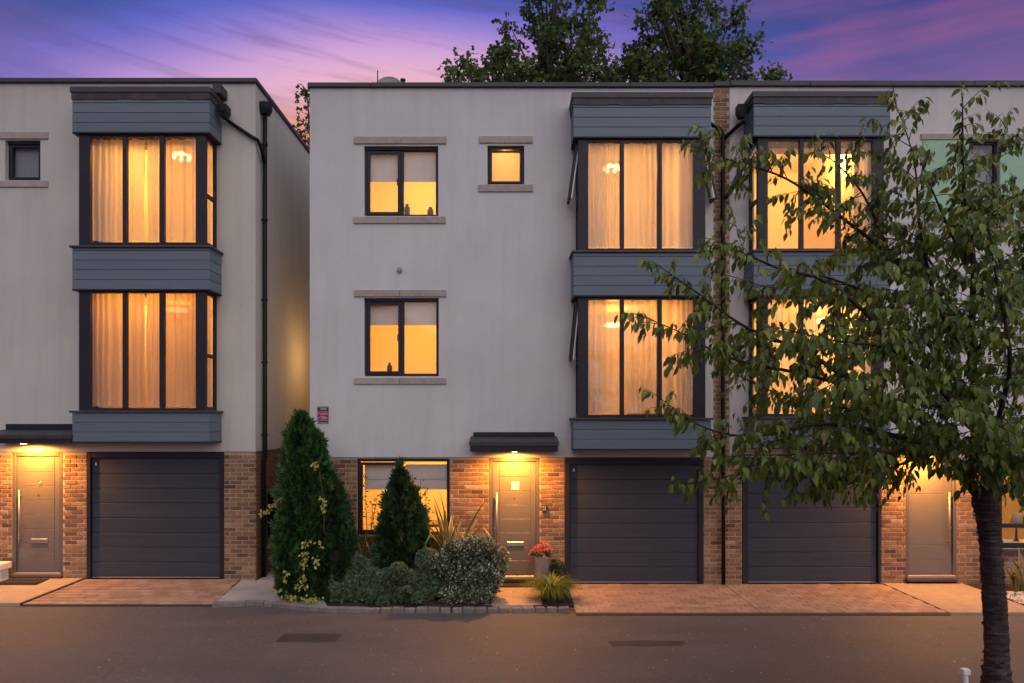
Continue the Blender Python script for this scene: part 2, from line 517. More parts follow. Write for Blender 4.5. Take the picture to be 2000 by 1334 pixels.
class MB:
    def __init__(s):
        s.v = []
        s.f = []

    def box(s, x0, x1, y0, y1, z0, z1):
        b = len(s.v)
        s.v += [(x0, y0, z0), (x1, y0, z0), (x1, y1, z0), (x0, y1, z0), (x0, y0, z1), (x1, y0, z1), (x1, y1, z1), (x0, y1, z1)]
        s.f += [tuple(b + i for i in q) for q in ((0, 3, 2, 1), (4, 5, 6, 7), (0, 1, 5, 4), (1, 2, 6, 5), (2, 3, 7, 6), (3, 0, 4, 7))]
        return s

    def cbox(s, x0, x1, y0, y1, z0, z1, c=.004):
        """chamfered box"""
        c = min(c, (x1 - x0) * .45, (y1 - y0) * .45, (z1 - z0) * .45)
        b = len(s.v)
        lo = (x0, y0, z0)
        hi = (x1, y1, z1)
        idx = {}
        for sx_ in (0, 1):
            for sy in (0, 1):
                for sz in (0, 1):
                    sg = (sx_, sy, sz)
                    for ax in range(3):
                        pnt = []
                        for k in range(3):
                            e = (hi if sg[k] else lo)[k]
                            if k != ax:
                                e += -c if sg[k] else c
                            pnt.append(e)
                        idx[(sg, ax)] = len(s.v)
                        s.v.append(tuple(pnt))
        cen = Vector(((x0 + x1) / 2, (y0 + y1) / 2, (z0 + z1) / 2))

        def face(ids):
            ps = [Vector(s.v[i]) for i in ids]
            n = (ps[1] - ps[0]).cross(ps[2] - ps[0])
            m_ = sum(ps, Vector()) / len(ps)
            if n.dot(m_ - cen) < 0:
                ids = ids[::-1]
            s.f.append(tuple(ids))
        for ax in range(3):
            o1, o2 = [k for k in range(3) if k != ax]
            for sd in (0, 1):
                q = []
                for a, b2 in ((0, 0), (1, 0), (1, 1), (0, 1)):
                    sg = [0, 0, 0]
                    sg[ax] = sd
                    sg[o1] = a
                    sg[o2] = b2
                    q.append(idx[(tuple(sg), ax)])
                face(q)
            # edges along axis ax
            for a in (0, 1):
                for b2 in (0, 1):
                    s0 = [0, 0, 0]
                    s0[o1] = a
                    s0[o2] = b2
                    s1 = list(s0)
                    s1[ax] = 1
                    s0, s1 = tuple(s0), tuple(s1)
                    face([idx[(s0, o1)], idx[(s1, o1)], idx[(s1, o2)], idx[(s0, o2)]])
        for sx_ in (0, 1):
            for sy in (0, 1):
                for sz in (0, 1):
                    face([idx[((sx_, sy, sz), k)] for k in range(3)])
        return s

    def quad(s, *pts):
        b = len(s.v)
        s.v += [tuple(p_) for p_ in pts]
        s.f.append(tuple(range(b, b + len(pts))))
        return s

    def prism(s, poly, y0, y1):
        """poly in (x,z), extruded along y"""
        b = len(s.v)
        n = len(poly)
        s.v += [(x, y0, z) for x, z in poly] + [(x, y1, z) for x, z in poly]
        s.f.append(tuple(range(b, b + n)))
        s.f.append(tuple(range(b + 2 * n - 1, b + n - 1, -1)))
        for i in range(n):
            j = (i + 1) % n
            s.f.append((b + i, b + n + i, b + n + j, b + j))
        return s

    def tube(s, pts, rad, n=8, caps=True):
        pts = [Vector(p_) for p_ in pts]
        if not isinstance(rad, (list, tuple)):
            rad = [rad] * len(pts)
        b = len(s.v)
        up = Vector((0, 0, 1))
        for i, p_ in enumerate(pts):
            d = (pts[min(i + 1, len(pts) - 1)] - pts[max(i - 1, 0)]).normalized()
            ref = up if abs(d.dot(up)) < .95 else Vector((0, 1, 0))
            if i == 0:
                u = d.cross(ref).normalized()
            else:
                u = (u - d * u.dot(d)).normalized()
            v_ = d.cross(u)
            for k in range(n):
                a = 2 * math.pi * k / n
                s.v.append(tuple(p_ + (u * math.cos(a) + v_ * math.sin(a)) * rad[i]))
        for i in range(len(pts) - 1):
            for k in range(n):
                k2 = (k + 1) % n
                s.f.append((b + i * n + k, b + i * n + k2, b + (i + 1) * n + k2, b + (i + 1) * n + k))
        if caps:
            s.f.append(tuple(b + k for k in range(n))[::-1])
            e = b + (len(pts) - 1) * n
            s.f.append(tuple(e + k for k in range(n)))
        return s

    def lathe(s, cx, cy, prof, n=24):
        b = len(s.v)
        for r, z in prof:
            for k in range(n):
                a = 2 * math.pi * k / n
                s.v.append((cx + r * math.cos(a), cy + r * math.sin(a), z))
        for i in range(len(prof) - 1):
            for k in range(n):
                k2 = (k + 1) % n
                s.f.append((b + i * n + k, b + i * n + k2, b + (i + 1) * n + k2, b + (i + 1) * n + k))
        s.f.append(tuple(b + k for k in range(n))[::-1])
        e = b + (len(prof) - 1) * n
        s.f.append(tuple(e + k for k in range(n)))
        return s

    def build(s, name, mat, parent=None, smooth=False, kind=None):
        vs = np.array(s.v, dtype=float)
        lo, hi = vs.min(0), vs.max(0)
        org = Vector(((lo[0] + hi[0]) / 2, (lo[1] + hi[1]) / 2, lo[2]))
        me = bpy.data.meshes.new(name)
        me.from_pydata([tuple(p_) for p_ in (vs - np.array(org))], [], s.f)
        me.update()
        me.materials.append(MATS[mat])
        if smooth:
            for p_ in me.polygons:
                p_.use_smooth = True
        o = put(name, me, parent, org)
        if kind:
            o['kind'] = kind
        return o


def fx(px, y=0.0):
    return (px - 1000) * (D0 + y) / F


def fz(py, y=0.0):
    return HC + (HZ - py) * (D0 + y) / F


def gxy(px, py, z=0.0):
    d = (HC - z) * F / (py - HZ)
    return ((px - 1000) * d / F, d - D0)


def wall_holes(mb, x0, x1, z0, z1, holes, y0, y1):
    """upright wall slab with rectangular openings, reveals included"""
    xs = sorted({x0, x1, *[h[0] for h in holes], *[h[1] for h in holes]})
    zs = sorted({z0, z1, *[h[2] for h in holes], *[h[3] for h in holes]})
    xs = [x for x in xs if x0 <= x <= x1]
    zs = [z for z in zs if z0 <= z <= z1]
    sol = {}
    for i in range(len(xs) - 1):
        for j in range(len(zs) - 1):
            cx, cz = (xs[i] + xs[i + 1]) / 2, (zs[j] + zs[j + 1]) / 2
            sol[i, j] = not any(h[0] < cx < h[1] and h[2] < cz < h[3] for h in holes)
    for (i, j), s_ in sol.items():
        if not s_:
            continue
        a, b, c_, d = xs[i], xs[i + 1], zs[j], zs[j + 1]
        mb.quad((a, y0, c_), (b, y0, c_), (b, y0, d), (a, y0, d))
        mb.quad((b, y1, c_), (a, y1, c_), (a, y1, d), (b, y1, d))
        if not sol.get((i - 1, j), False):
            mb.quad((a, y1, c_), (a, y0, c_), (a, y0, d), (a, y1, d))
        if not sol.get((i + 1, j), False):
            mb.quad((b, y0, c_), (b, y1, c_), (b, y1, d), (b, y0, d))
        if not sol.get((i, j - 1), False):
            mb.quad((a, y1, c_), (b, y1, c_), (b, y0, c_), (a, y0, c_))
        if not sol.get((i, j + 1), False):
            mb.quad((a, y0, d), (b, y0, d), (b, y1, d), (a, y1, d))


# ---- bricks
BRICK_MESH = {}


def brick_mesh(w_, stuffmb=None):
    key = round(w_ / .005) * .005
    if key not in BRICK_MESH:
        L = []
        for k in range(3):
            mb = MB().cbox(-key / 2, key / 2, 0, .05, 0, .0635, .005)
            r_ = random.Random(k * 31 + int(key * 1000))
            vs = [(x + r_.uniform(-.0015, .0015), y + r_.uniform(-.001, .001), z + r_.uniform(-.0015, .0015)) for x, y, z in mb.v]
            me = bpy.data.meshes.new('brick')
            me.from_pydata(vs, [], mb.f)
            me.materials.append(MATS['brick'])
            L.append(me)
        BRICK_MESH[key] = L
    return random.choice(BRICK_MESH[key])


def lay_bricks(parent, x0, x1, z0, z1, y, phase=0.0, axis='x', joined=False):
    """stretcher bond between x0..x1 (or along y when axis is 'y', facing +x at x=y)"""
    mbj = MB() if joined else None
    row = 0
    z = z0 + .006
    while z + .05 < z1:
        off = phase + (row % 2) * .1125 + (.05625 if row % 4 > 1 else 0) * 0
        k = math.floor((x0 - off) / .225)
        while True:
            a = off + k * .225 + .006
            b = a + .212
            k += 1
            if a >= x1 - .02:
                break
            a2, b2 = max(a, x0 + .003), min(b, x1 - .003)
            if b2 - a2 < .03:
                continue
            pr = random.uniform(-.002, .003)
            cx = (a2 + b2) / 2
            if joined:
                if axis == 'x':
                    mbj.box(a2, b2, y + pr, y + .05, z, z + .065)
                else:
                    mbj.box(y - .05, y + pr, a2, b2, z, z + .065)
            else:
                if axis == 'x':
                    put('brick', brick_mesh(b2 - a2), parent, (cx, y + pr, z), (random.uniform(-.01, .01), 0, random.uniform(-.012, .012)))
                else:
                    put('brick', brick_mesh(b2 - a2), parent, (y + pr, cx, z), (0, 0, R(90)))
        z += .0765
        row += 1
    if joined:
        mbj.build('brickwork', 'brick', parent, kind='stuff')


# ---- foliage scatter
def scatter(name, tv, tf, tvar, pos, rot, scl, var, mat, parent, smooth=False, kind=None):
    """many copies of a small leaf template in one mesh; tvar is added per template vertex"""
    tv = np.asarray(tv, float)
    N, n = len(pos), len(tv)
    pos = np.asarray(pos, float)
    V = np.einsum('nij,vj->nvi', rot, tv) * np.asarray(scl)[:, None, None] + pos[:, None, :]
    V = V.reshape(-1, 3)
    lo, hi = V.min(0), V.max(0)
    org = Vector(((lo[0] + hi[0]) / 2, (lo[1] + hi[1]) / 2, lo[2]))
    V = V - np.array(org)
    lens = np.array([len(f) for f in tf])
    flat = np.concatenate([np.array(f) for f in tf])
    loops = (flat[None, :] + (np.arange(N) * n)[:, None]).ravel()
    tot = np.tile(lens, N)
    start = np.concatenate([[0], np.cumsum(tot)[:-1]])
    me = bpy.data.meshes.new(name)
    me.vertices.add(len(V))
    me.vertices.foreach_set('co', V.ravel())
    me.loops.add(len(loops))
    me.loops.foreach_set('vertex_index', loops.astype(np.int32))
    me.polygons.add(len(tot))
    me.polygons.foreach_set('loop_start', start.astype(np.int32))
    me.polygons.foreach_set('loop_total', tot.astype(np.int32))
    me.update(calc_edges=True)
    at = me.attributes.new('var', 'FLOAT', 'POINT')
    vv = np.clip(np.asarray(var)[:, None] + np.asarray(tvar)[None, :], 0, 1).ravel()
    at.data.foreach_set('value', vv.astype(np.float32))
    if smooth:
        me.polygons.foreach_set('use_smooth', np.ones(len(tot), dtype=bool))
    me.materials.append(MATS[mat])
    o = put(name, me, parent, org)
    if kind:
        o['kind'] = kind
    return o


def frames(along, normal):
    """rotation matrices with local y along the leaf and local z near its normal"""
    a = along / np.linalg.norm(along, axis=1, keepdims=True)
    s_ = np.cross(a, normal)
    ln = np.linalg.norm(s_, axis=1, keepdims=True)
    s_ = np.where(ln < 1e-4, np.array([[1.0, 0, 0]]), s_ / np.maximum(ln, 1e-6))
    n = np.cross(s_, a)
    return np.stack([s_, a, n], axis=2)


# cherry leaf: ovate, pointed, folded on the midrib, bending down at the tip
_prof = [(0, .0), (.16, .17), (.40, .235), (.68, .165), (.88, .06), (1.0, 0)]
LEAF_V, LEAF_F, LEAF_T = [], [], []
for i, (yy, ww) in enumerate(_prof):
    drop = -.22 * yy ** 2
    LEAF_V.append((0, yy, drop))
    LEAF_T.append(-.04)
for i, (yy, ww) in enumerate(_prof[1:-1]):
    drop = -.22 * yy ** 2
    LEAF_V += [(-ww, yy, drop + ww * .35), (ww, yy, drop + ww * .35)]
    LEAF_T += [.03, .03]
LEAF_F = [(0, 1, 6), (0, 7, 1)]
for i in range(3):
    LEAF_F += [(1 + i, 2 + i, 8 + 2 * i, 6 + 2 * i), (1 + i, 7 + 2 * i, 9 + 2 * i, 2 + i)]
LEAF_F += [(4, 5, 12), (4, 13, 5)]
# small oval leaf
OV_V = [(0, 0, 0), (-.3, .45, .08), (0, .45, -.02), (.3, .45, .08), (0, 1, -.1)]
OV_F = [(0, 2, 1), (0, 3, 2), (1, 2, 4), (2, 3, 4)]
# lobed far leaf
FAR_V = [(0, 0, 0), (-.45, .35, .1), (-.15, .45, 0), (-.35, .9, -.1), (0, 1.1, -.05), (.35, .9, .05), (.15, .45, 0), (.45, .35, -.1)]
FAR_F = [(0, 2, 1), (0, 6, 2), (0, 7, 6), (2, 4, 3), (2, 6, 4), (6, 5, 4)]
# thuja spray
SP_V, SP_F = [], []
for k, (a, l_) in enumerate([(0, 1.0), (-.5, .72), (.5, .72), (-.95, .5), (.95, .5)]):
    o_ = .12 * (k > 0) + .1 * (k > 2)
    dx, dy = math.sin(a), math.cos(a)
    b = len(SP_V)
    oy = .35 - o_ if k else 0
    SP_V += [(-.06 * dy, oy + .06 * dx, 0), (.06 * dy, oy - .06 * dx, 0), (dx * l_ * .6 + .08 * dy, oy + dy * l_ * .6 - .08 * dx, .04), (dx * l_, oy + dy * l_, -.05), (dx * l_ * .6 - .08 * dy, oy + dy * l_ * .6 + .08 * dx, .04)]
    SP_F += [(b, b + 1, b + 2, b + 3, b + 4)]


def rand_dirs(n):
    v_ = RNG.normal(size=(n, 3))
    return v_ / np.linalg.norm(v_, axis=1, keepdims=True)


def mound(parent, blobs, n, size, tv, tf, tt_, mat, part, hull='hull_dark', out=.55, up=.35, shell=.12, varbase=.45):
    """leaf-covered mound made from overlapping ellipsoids (cx,cy,cz,rx,ry,rz)"""
    bl = np.array(blobs, float)
    area = np.array([b[3] * b[5] + b[4] * b[5] + b[3] * b[4] for b in bl])
    P, Nn, sh = [], [], []
    for i, b in enumerate(bl):
        k = int(n * area[i] / area.sum())
        d = rand_dirs(k)
        rr = 1 - RNG.random(k)[:, None] * shell + RNG.normal(size=(k, 1)) * .025
        p_ = b[:3] + d * b[3:] * rr
        nn = d / b[3:]
        nn /= np.linalg.norm(nn, axis=1, keepdims=True)
        keep = p_[:, 2] > .02
        for j, b2 in enumerate(bl):
            if j != i:
                keep &= (((p_ - b2[:3]) / b2[3:]) ** 2).sum(1) > .80
        P.append(p_[keep])
        Nn.append(nn[keep])
        sh.append(rr[keep, 0])
    P, Nn = np.vstack(P), np.vstack(Nn)
    al = Nn * out + rand_dirs(len(P)) * .6 + np.array([[0, 0, up]])
    rot = frames(al, Nn + rand_dirs(len(P)) * .5)
    var = np.clip(varbase + RNG.normal(size=len(P)) * .22, 0, 1)
    o = scatter(part, tv, tf, tt_, P, rot, size * (.7 + RNG.random(len(P)) * .6), var, mat, parent)
    # solid dark hull added inside so that the far side does not show through
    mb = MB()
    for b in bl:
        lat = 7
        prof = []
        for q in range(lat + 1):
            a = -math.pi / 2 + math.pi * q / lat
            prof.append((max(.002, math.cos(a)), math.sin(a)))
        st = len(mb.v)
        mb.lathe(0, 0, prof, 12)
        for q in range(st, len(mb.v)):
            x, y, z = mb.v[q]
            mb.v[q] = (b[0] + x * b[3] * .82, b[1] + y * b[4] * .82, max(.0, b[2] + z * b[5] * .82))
    mb.build('inner_hull', hull, parent)
    return o

# ================================================================== GROUND
RZ = -.03     # road level


def structure(o):
    o['kind'] = 'structure'
    return o


structure(MB().quad((-400, -300, -.06), (400, -300, -.06), (400, 700, -.06), (-400, 700, -.06)).build('ground', 'verge_soil'))
road = structure(MB().box(-60, 60, -4.835, .02, -.055, RZ).build('road', 'asphalt'))

# far kerb on the tree's side with a verge (just below the frame)
verge = structure(MB().box(-60, 60, -9.5, -4.975, -.055, .03).build('verge', 'verge_soil'))
kb = MB()
for i in range(60):
    kb.cbox(-27.3 + i * .91, -27.3 + i * .91 + .90, -4.97, -4.84, -.05, .06, .012)
structure(kb.build('kerb', 'slab_grey'))


def slab(name, poly, z0, z1s, mat, parent=None):
    """polygon (x,y) slab; z1s gives the top height per corner"""
    mb = MB()
    n = len(poly)
    mb.v = [(x, y, z0) for x, y in poly] + [(x, y, z) for (x, y), z in zip(poly, z1s)]
    mb.f = [tuple(range(n))[::-1], tuple(range(n, 2 * n))]
    for i in range(n):
        j = (i + 1) % n
        mb.f.append((i, j, n + j, n + i))
    return mb.build(name, mat, parent)


PAV = {}


def paver_mesh(l_, w_):
    key = (round(l_, 2), round(w_, 2))
    if key not in PAV:
        mb = MB().cbox(-l_ / 2, l_ / 2, -w_ / 2, w_ / 2, -.04, 0, .004)
        me = bpy.data.meshes.new('block')
        me.from_pydata(mb.v, [], mb.f)
        me.materials.append(MATS['paver'])
        PAV[key] = me
    return PAV[key]


def driveway(poly, zf, label_name='driveway'):
    """poly: front-left, front-right, back-right, back-left (x,y); zf(x,y) gives the surface"""
    o = structure(slab(label_name, poly, -.058, [zf(x, y) - .012 for x, y in poly], 'drive_bed'))
    y0 = min(p_[1] for p_ in poly)
    y1 = max(p_[1] for p_ in poly)
    L_, W_ = .235, .15
    row = 0
    cnt = 0
    y = y1 - W_ / 2 - .004
    (ax, ay), (bx, by), (cx, cy), (dx, dy) = poly
    while y - W_ / 2 > y0 - .01:
        tl = (y - ay) / (dy - ay)
        xl = ax + (dx - ax) * tl
        tr_ = (y - by) / (cy - by)
        xr = bx + (cx - bx) * tr_
        x = xl - (row % 2) * L_ / 2
        while x < xr:
            a, b = max(x, xl) + .005, min(x + L_, xr) - .005
            if b - a > .03:
                xm = (a + b) / 2
                cnt += 1
                dz = random.uniform(-.002, .002)
                put('block', paver_mesh(round(b - a, 2), W_ - .010), o, (xm, y, zf(xm, y) + dz), (random.uniform(-.006, .006), random.uniform(-.006, .006), random.uniform(-.008, .008)))
            x += L_
        y -= W_
        row += 1
    return o


# left forecourt rises slightly towards the left house
def zl(x, y):
    return .09 + min(0, y) * .062


LD = [gxy(45, 1178, .012), gxy(425, 1176, .012), (fx(470), -.005), (fx(168), -.005)]
driveway([(LD[0][0], -1.36), (LD[1][0], -1.36), LD[2], LD[3]], zl)
# left door path
lp = [(-13, -1.36), (LD[0][0] - .03, -1.36), (fx(166), -.01), (-13, -.01)]
structure(slab('path', lp, -.058, [zl(x, y) + .012 for x, y in lp], 'slab_tan'))
ed = [(LD[0][0] - .028, -1.37), (LD[0][0] + .012, -1.37), (fx(168) + .012, -.012), (fx(168) - .028, -.012)]
structure(slab('path_edging', ed, -.058, [zl(x, y) + .02 for x, y in ed], 'edging_dark'))

# grey side path into the gap between the houses
gp = [(LD[1][0] + .01, -1.38), gxy(500, 1172, .0), gxy(640, 1186, 0), (-3.55, -.02), (-3.66, 7.5), (-4.55, 7.5), (-4.56, -.02), (fx(470) + .02, -.02)]
sp_ = structure(slab('side_path', gp, -.058, [.03, .012, .008, .03, .04, .04, .06, .07], 'slab_grey'))

# planting bed, main path, drives
bed = [gxy(560, 1180, 0), gxy(650, 1187, 0), gxy(962, 1187, 0), (fx(950), .02), (-3.50, .02), (-3.56, -.03)]
structure(slab('planting_bed', bed, -.058, [.0, .0, .0, .035, .035, .03], 'soil'))
mp = structure(MB().box(fx(948), fx(1036), -1.42, .02, -.058, -.006).build('front_path', 'mortar'))
for i in range(2):
    for j in range(3):
        x0 = fx(948) + .004 + i * .48
        y0 = -1.41 + j * .47
        MB().cbox(x0, x0 + .472, y0, y0 + .462, -.05, .004, .005).build('paving_slab', 'slab_tan', mp)
structure(MB().box(fx(1036) + .01, fx(1112), -1.44, .02, -.058, -.002).build('grass_bed', 'soil'))

z0f = lambda x, y: .0
MDR = [(gxy(1117, 1199, 0)[0], -1.86), (gxy(1413, 1200, 0)[0], -1.86), (fx(1413), -.005), (fx(1108), -.005)]
MDR[0] = (fx(1108) - .02, -1.86)
MDR[1] = (fx(1413), -1.86)
driveway(MDR, z0f)
driveway([(fx(1413) + .004, -1.86), (fx(1725), -1.86), (fx(1725), -.005), (fx(1413) + .004, -.005)], z0f)
structure(MB().box(fx(1725) + .005, fx(1880), -1.84, .02, -.058, .005).build('entrance_path', 'slab_tan'))
structure(MB().box(fx(1880) + .005, 13, -1.66, .02, -.058, -.004).build('gravel_bed', 'soil'))
gpos = np.stack([RNG.uniform(fx(1885), fx(2150), 5200), RNG.uniform(-1.64, -.62, 5200), RNG.uniform(-.006, .014, 5200)], 1)
cub_v = [(-.5, -.4, -.3), (.45, -.5, -.3), (.5, .45, -.35), (-.45, .5, -.3), (-.3, -.3, .35), (.35, -.3, .3), (.3, .3, .38), (-.35, .3, .3)]
cub_f = [(0, 1, 5, 4), (1, 2, 6, 5), (2, 3, 7, 6), (3, 0, 4, 7), (4, 5, 6, 7)]
gr = scatter('gravel', cub_v, cub_f, [0] * 8, gpos, frames(rand_dirs(5200), rand_dirs(5200)), RNG.uniform(.02, .045, 5200), np.zeros(5200), 'gravel_white', None, kind='stuff')
gr['label'] = 'pale white gravel beside the entrance path behind the cherry trunk'

# kerb of stone setts along the planting bed
SETT = []
for k in range(4):
    l_ = .15 + .012 * k
    mb = MB().cbox(-l_ / 2, l_ / 2, -.05, .05, -.05, .045, .012)
    me = bpy.data.meshes.new('sett')
    rr = random.Random(k)
    me.from_pydata([(x + rr.uniform(-.004, .004), y + rr.uniform(-.004, .004), z + rr.uniform(-.004, .004)) for x, y, z in mb.v], [], mb.f)
    me.materials.append(MATS['sett'])
    SETT.append(me)
kmb = MB()
line = [(LD[1][0], -1.43), gxy(500, 1177, 0), gxy(570, 1184, 0), gxy(640, 1191, 0), gxy(720, 1192, 0), gxy(1112, 1191, 0)]
kb2 = structure(MB().box(line[0][0], line[-1][0], -1.50, -1.44, -.056, -.035).build('sett_kerb', 'mortar'))
for (ax, ay), (bx, by) in zip(line[:-1], line[1:]):
    L_ = math.hypot(bx - ax, by - ay)
    n = max(1, round(L_ / .178))
    for i in range(n):
        f_ = (i + .5) / n
        put('sett', SETT[random.randrange(4)], kb2, (ax + (bx - ax) * f_, ay + (by - ay) * f_, random.uniform(-.008, .004)), (0, 0, math.atan2(by - ay, bx - ax) + random.uniform(-.04, .04)))
# right kerb setts in front of the gravel
kb3 = structure(MB().box(fx(1880), 11, -1.74, -1.70, -.056, -.035).build('sett_kerb', 'mortar'))
x = fx(1880) + .1
while x < 10.5:
    put('sett', SETT[random.randrange(4)], kb3, (x, -1.72, random.uniform(-.006, .006)), (0, 0, random.uniform(-.05, .05)))
    x += .178
# dark joint strip along the drive edges
structure(MB().box(fx(1108) - .02, fx(1725), -1.885, -1.862, -.056, -.018).build('drive_edging', 'edging_dark'))
structure(MB().box(LD[0][0], LD[1][0], -1.385, -1.363, -.056, -.012).build('drive_edging', 'edging_dark'))

# manhole cover and tar patch on the road
mx0, my0 = gxy(604, 1246, RZ)
mc = thing('manhole_cover', 'flat rectangular iron cover set in the asphalt road', 'manhole cover', (mx0, my0, RZ))
MB().box(mx0 - .40, mx0 + .40, my0 - .17, my0 + .17, RZ - .02, RZ + .004).build('rim', 'patch_tar', mc)
cv = MB()
cv.cbox(mx0 - .37, mx0 + .37, my0 - .145, my0 + .145, RZ - .01, RZ + .009, .003)
for i in range(14):
    for j in range(5):
        xx, yy = mx0 - .33 + i * .05, my0 - .11 + j * .055
        cv.box(xx - .012, xx + .012, yy - .012, yy + .012, RZ + .009, RZ + .012)
cv.build('cover', 'iron', mc)
px0, py0 = gxy(1262, 1257, RZ)
pt = []
for i in range(28):
    a = 2 * math.pi * i / 28
    cx_, sx2 = math.cos(a), math.sin(a)
    rx = .50 * (abs(cx_) ** .45) * (1 if cx_ > 0 else -1)
    ry = .11 * (abs(sx2) ** .5) * (1 if sx2 > 0 else -1)
    pt.append((px0 + rx + random.uniform(-.05, .05), py0 + ry + random.uniform(-.015, .015)))
structure(slab('road_patch', pt, RZ - .02, [RZ + .004] * 28, 'patch_tar'))
# scattered fallen petals and grit on the road
npz = 150
pp = np.stack([RNG.uniform(-5, 6, npz), RNG.uniform(-4.5, -1.6, npz), np.full(npz, RZ + .006)], 1)
lt = scatter('fallen_petals', OV_V, OV_F, [0] * 5, pp, frames(rand_dirs(npz) * [1, 1, .1], np.tile([[0, 0, 1.0]], (npz, 1))), RNG.uniform(.012, .028, npz), RNG.uniform(.3, 1, npz), 'gravel_white', None, kind='stuff')
lt['label'] = 'tiny pale petals scattered over the asphalt'

# ================================================================== HOUSE PARTS
WARM = (1.0, .43, .065)


def light(name, typ, loc, energy, color, parent, radius=.08, spot=None):
    d = bpy.data.lights.new(name, typ)
    d.energy = energy
    d.color = color
    if typ != 'AREA':
        d.shadow_soft_size = radius
    if spot:
        d.spot_size = spot
        d.spot_blend = .55
    o = bpy.data.objects.new(name, d)
    COL.objects.link(o)
    o.location = Vector(loc) - wpos(parent)
    o.parent = parent
    return o


def room(h, x0, x1, z0, z1, y0, y1, lamp=None, energy=60, color=WARM, fixture=True):
    """interior box open to the window"""
    mb = MB()
    mb.quad((x0, y1, z0), (x1, y1, z0), (x1, y1, z1), (x0, y1, z1))
    mb.quad((x0, y0, z0), (x0, y1, z0), (x0, y1, z1), (x0, y0, z1))
    mb.quad((x1, y1, z0), (x1, y0, z0), (x1, y0, z1), (x1, y1, z1))
    mb.quad((x0, y0, z1), (x0, y1, z1), (x1, y1, z1), (x1, y0, z1))
    r_ = mb.build('room', 'room_wall', h)
    MB().quad((x0, y0, z0 + .002), (x1, y0, z0 + .002), (x1, y1, z0 + .002), (x0, y1, z0 + .002)).build('room_floor', 'room_floor', r_)
    if lamp:
        if fixture:
            lx, ly, lz = lamp
            MB().lathe(lx, ly, [(.02, lz + .22), (.13, lz + .20), (.15, lz + .15), (.10, lz + .12), (.01, lz + .115)], 20).build('ceiling_lamp', 'lamp_glow', r_, True)
        light('room_light', 'POINT', lamp, energy * (1.3 if fixture else 3.2), color, r_, .10)
    return r_


def bars(mb, x0, x1, z0, z1, w_, y0, y1, c=.004):
    """four frame bars, butted"""
    mb.cbox(x0, x0 + w_, y0, y1, z0, z1, c)
    mb.cbox(x1 - w_, x1, y0, y1, z0, z1, c)
    mb.cbox(x0 + w_, x1 - w_, y0 + .001, y1 - .001, z0, z0 + w_, c)
    mb.cbox(x0 + w_, x1 - w_, y0 + .001, y1 - .001, z1 - w_, z1, c)


def pane(x0, x1, z0, z1, y, parent, mat='glass'):
    return MB().box(x0, x1, y, y + .006, z0, z1).build('pane', mat, parent)


def window(h, r, split, lintel, sill, blind=None, sash_left=True, glassmat='glass', y=.085, blindmat='blind_cloth'):
    """r = px rect; split = px of the mullion centre or None"""
    x0, x1, z1, z0 = fx(r[0]), fx(r[1]), fz(r[2]), fz(r[3])
    mb = MB()
    bars(mb, x0, x1, z0, z1, .055, y, y + .07)
    if split:
        xm = fx(split)
        mb.cbox(xm - .035, xm + .035, y + .002, y + .068, z0 + .055, z1 - .055)
    win = mb.build('window', 'frame_dark', h)
    if split:
        s_ = MB()
        bars(s_, x0 + .045, xm - .018, z0 + .045, z1 - .065, .052, y - .018, y + .012)
        s_.build('casement_frame', 'frame_dark', win)
        pane(x0 + .09, xm - .062, z0 + .09, z1 - .11, y + .02, win, glassmat)
        pane(xm + .035, x1 - .055, z0 + .055, z1 - .055, y + .03, win, glassmat)
        MB().cbox(xm - .085, xm - .07, y - .035, y - .018, (z0 + z1) / 2 - .06, (z0 + z1) / 2 + .06).build('handle', 'frame_dark', win)
    else:
        s_ = MB()
        bars(s_, x0 + .045, x1 - .045, z0 + .045, z1 - .065, .035, y - .018, y + .012)
        s_.build('casement_frame', 'frame_dark', win)
        pane(x0 + .075, x1 - .075, z0 + .075, z1 - .09, y + .02, win, glassmat)
    # head trim strip
    MB().cbox(x0 + .002, x1 - .002, y - .03, y - .002, z1 - .05, z1 - .003, .004).build('head_trim', 'frame_dark', win)
    for nm, q in (('lintel', lintel), ('sill', sill)):
        if not q:
            continue
        qa, qb, qt, qbt = fx(q[0]), fx(q[1]), fz(q[2]), fz(q[3])
        if (q[1] - q[0]) > 130:
            xm2 = (qa + qb) / 2 + random.uniform(-.05, .05)
            st = MB().cbox(qa, xm2 - .003, -.028, .12, qbt, qt, .006).build(nm, 'stone', win)
            MB().cbox(xm2 + .003, qb, -.028, .12, qbt, qt, .006).build(nm, 'stone', win)
        else:
            MB().cbox(qa, qb, -.028, .12, qbt, qt, .006).build(nm, 'stone', win)
    if blind:
        MB().box(x0 + .06, x1 - .06, y + .09, y + .094, fz(blind), z1 - .03).build('roller_blind', blindmat, win)
        MB().cbox(x0 + .06, x1 - .06, y + .084, y + .102, fz(blind) - .022, fz(blind) - .002, .004).build('blind_rail', 'blind_cloth', win)
    return win


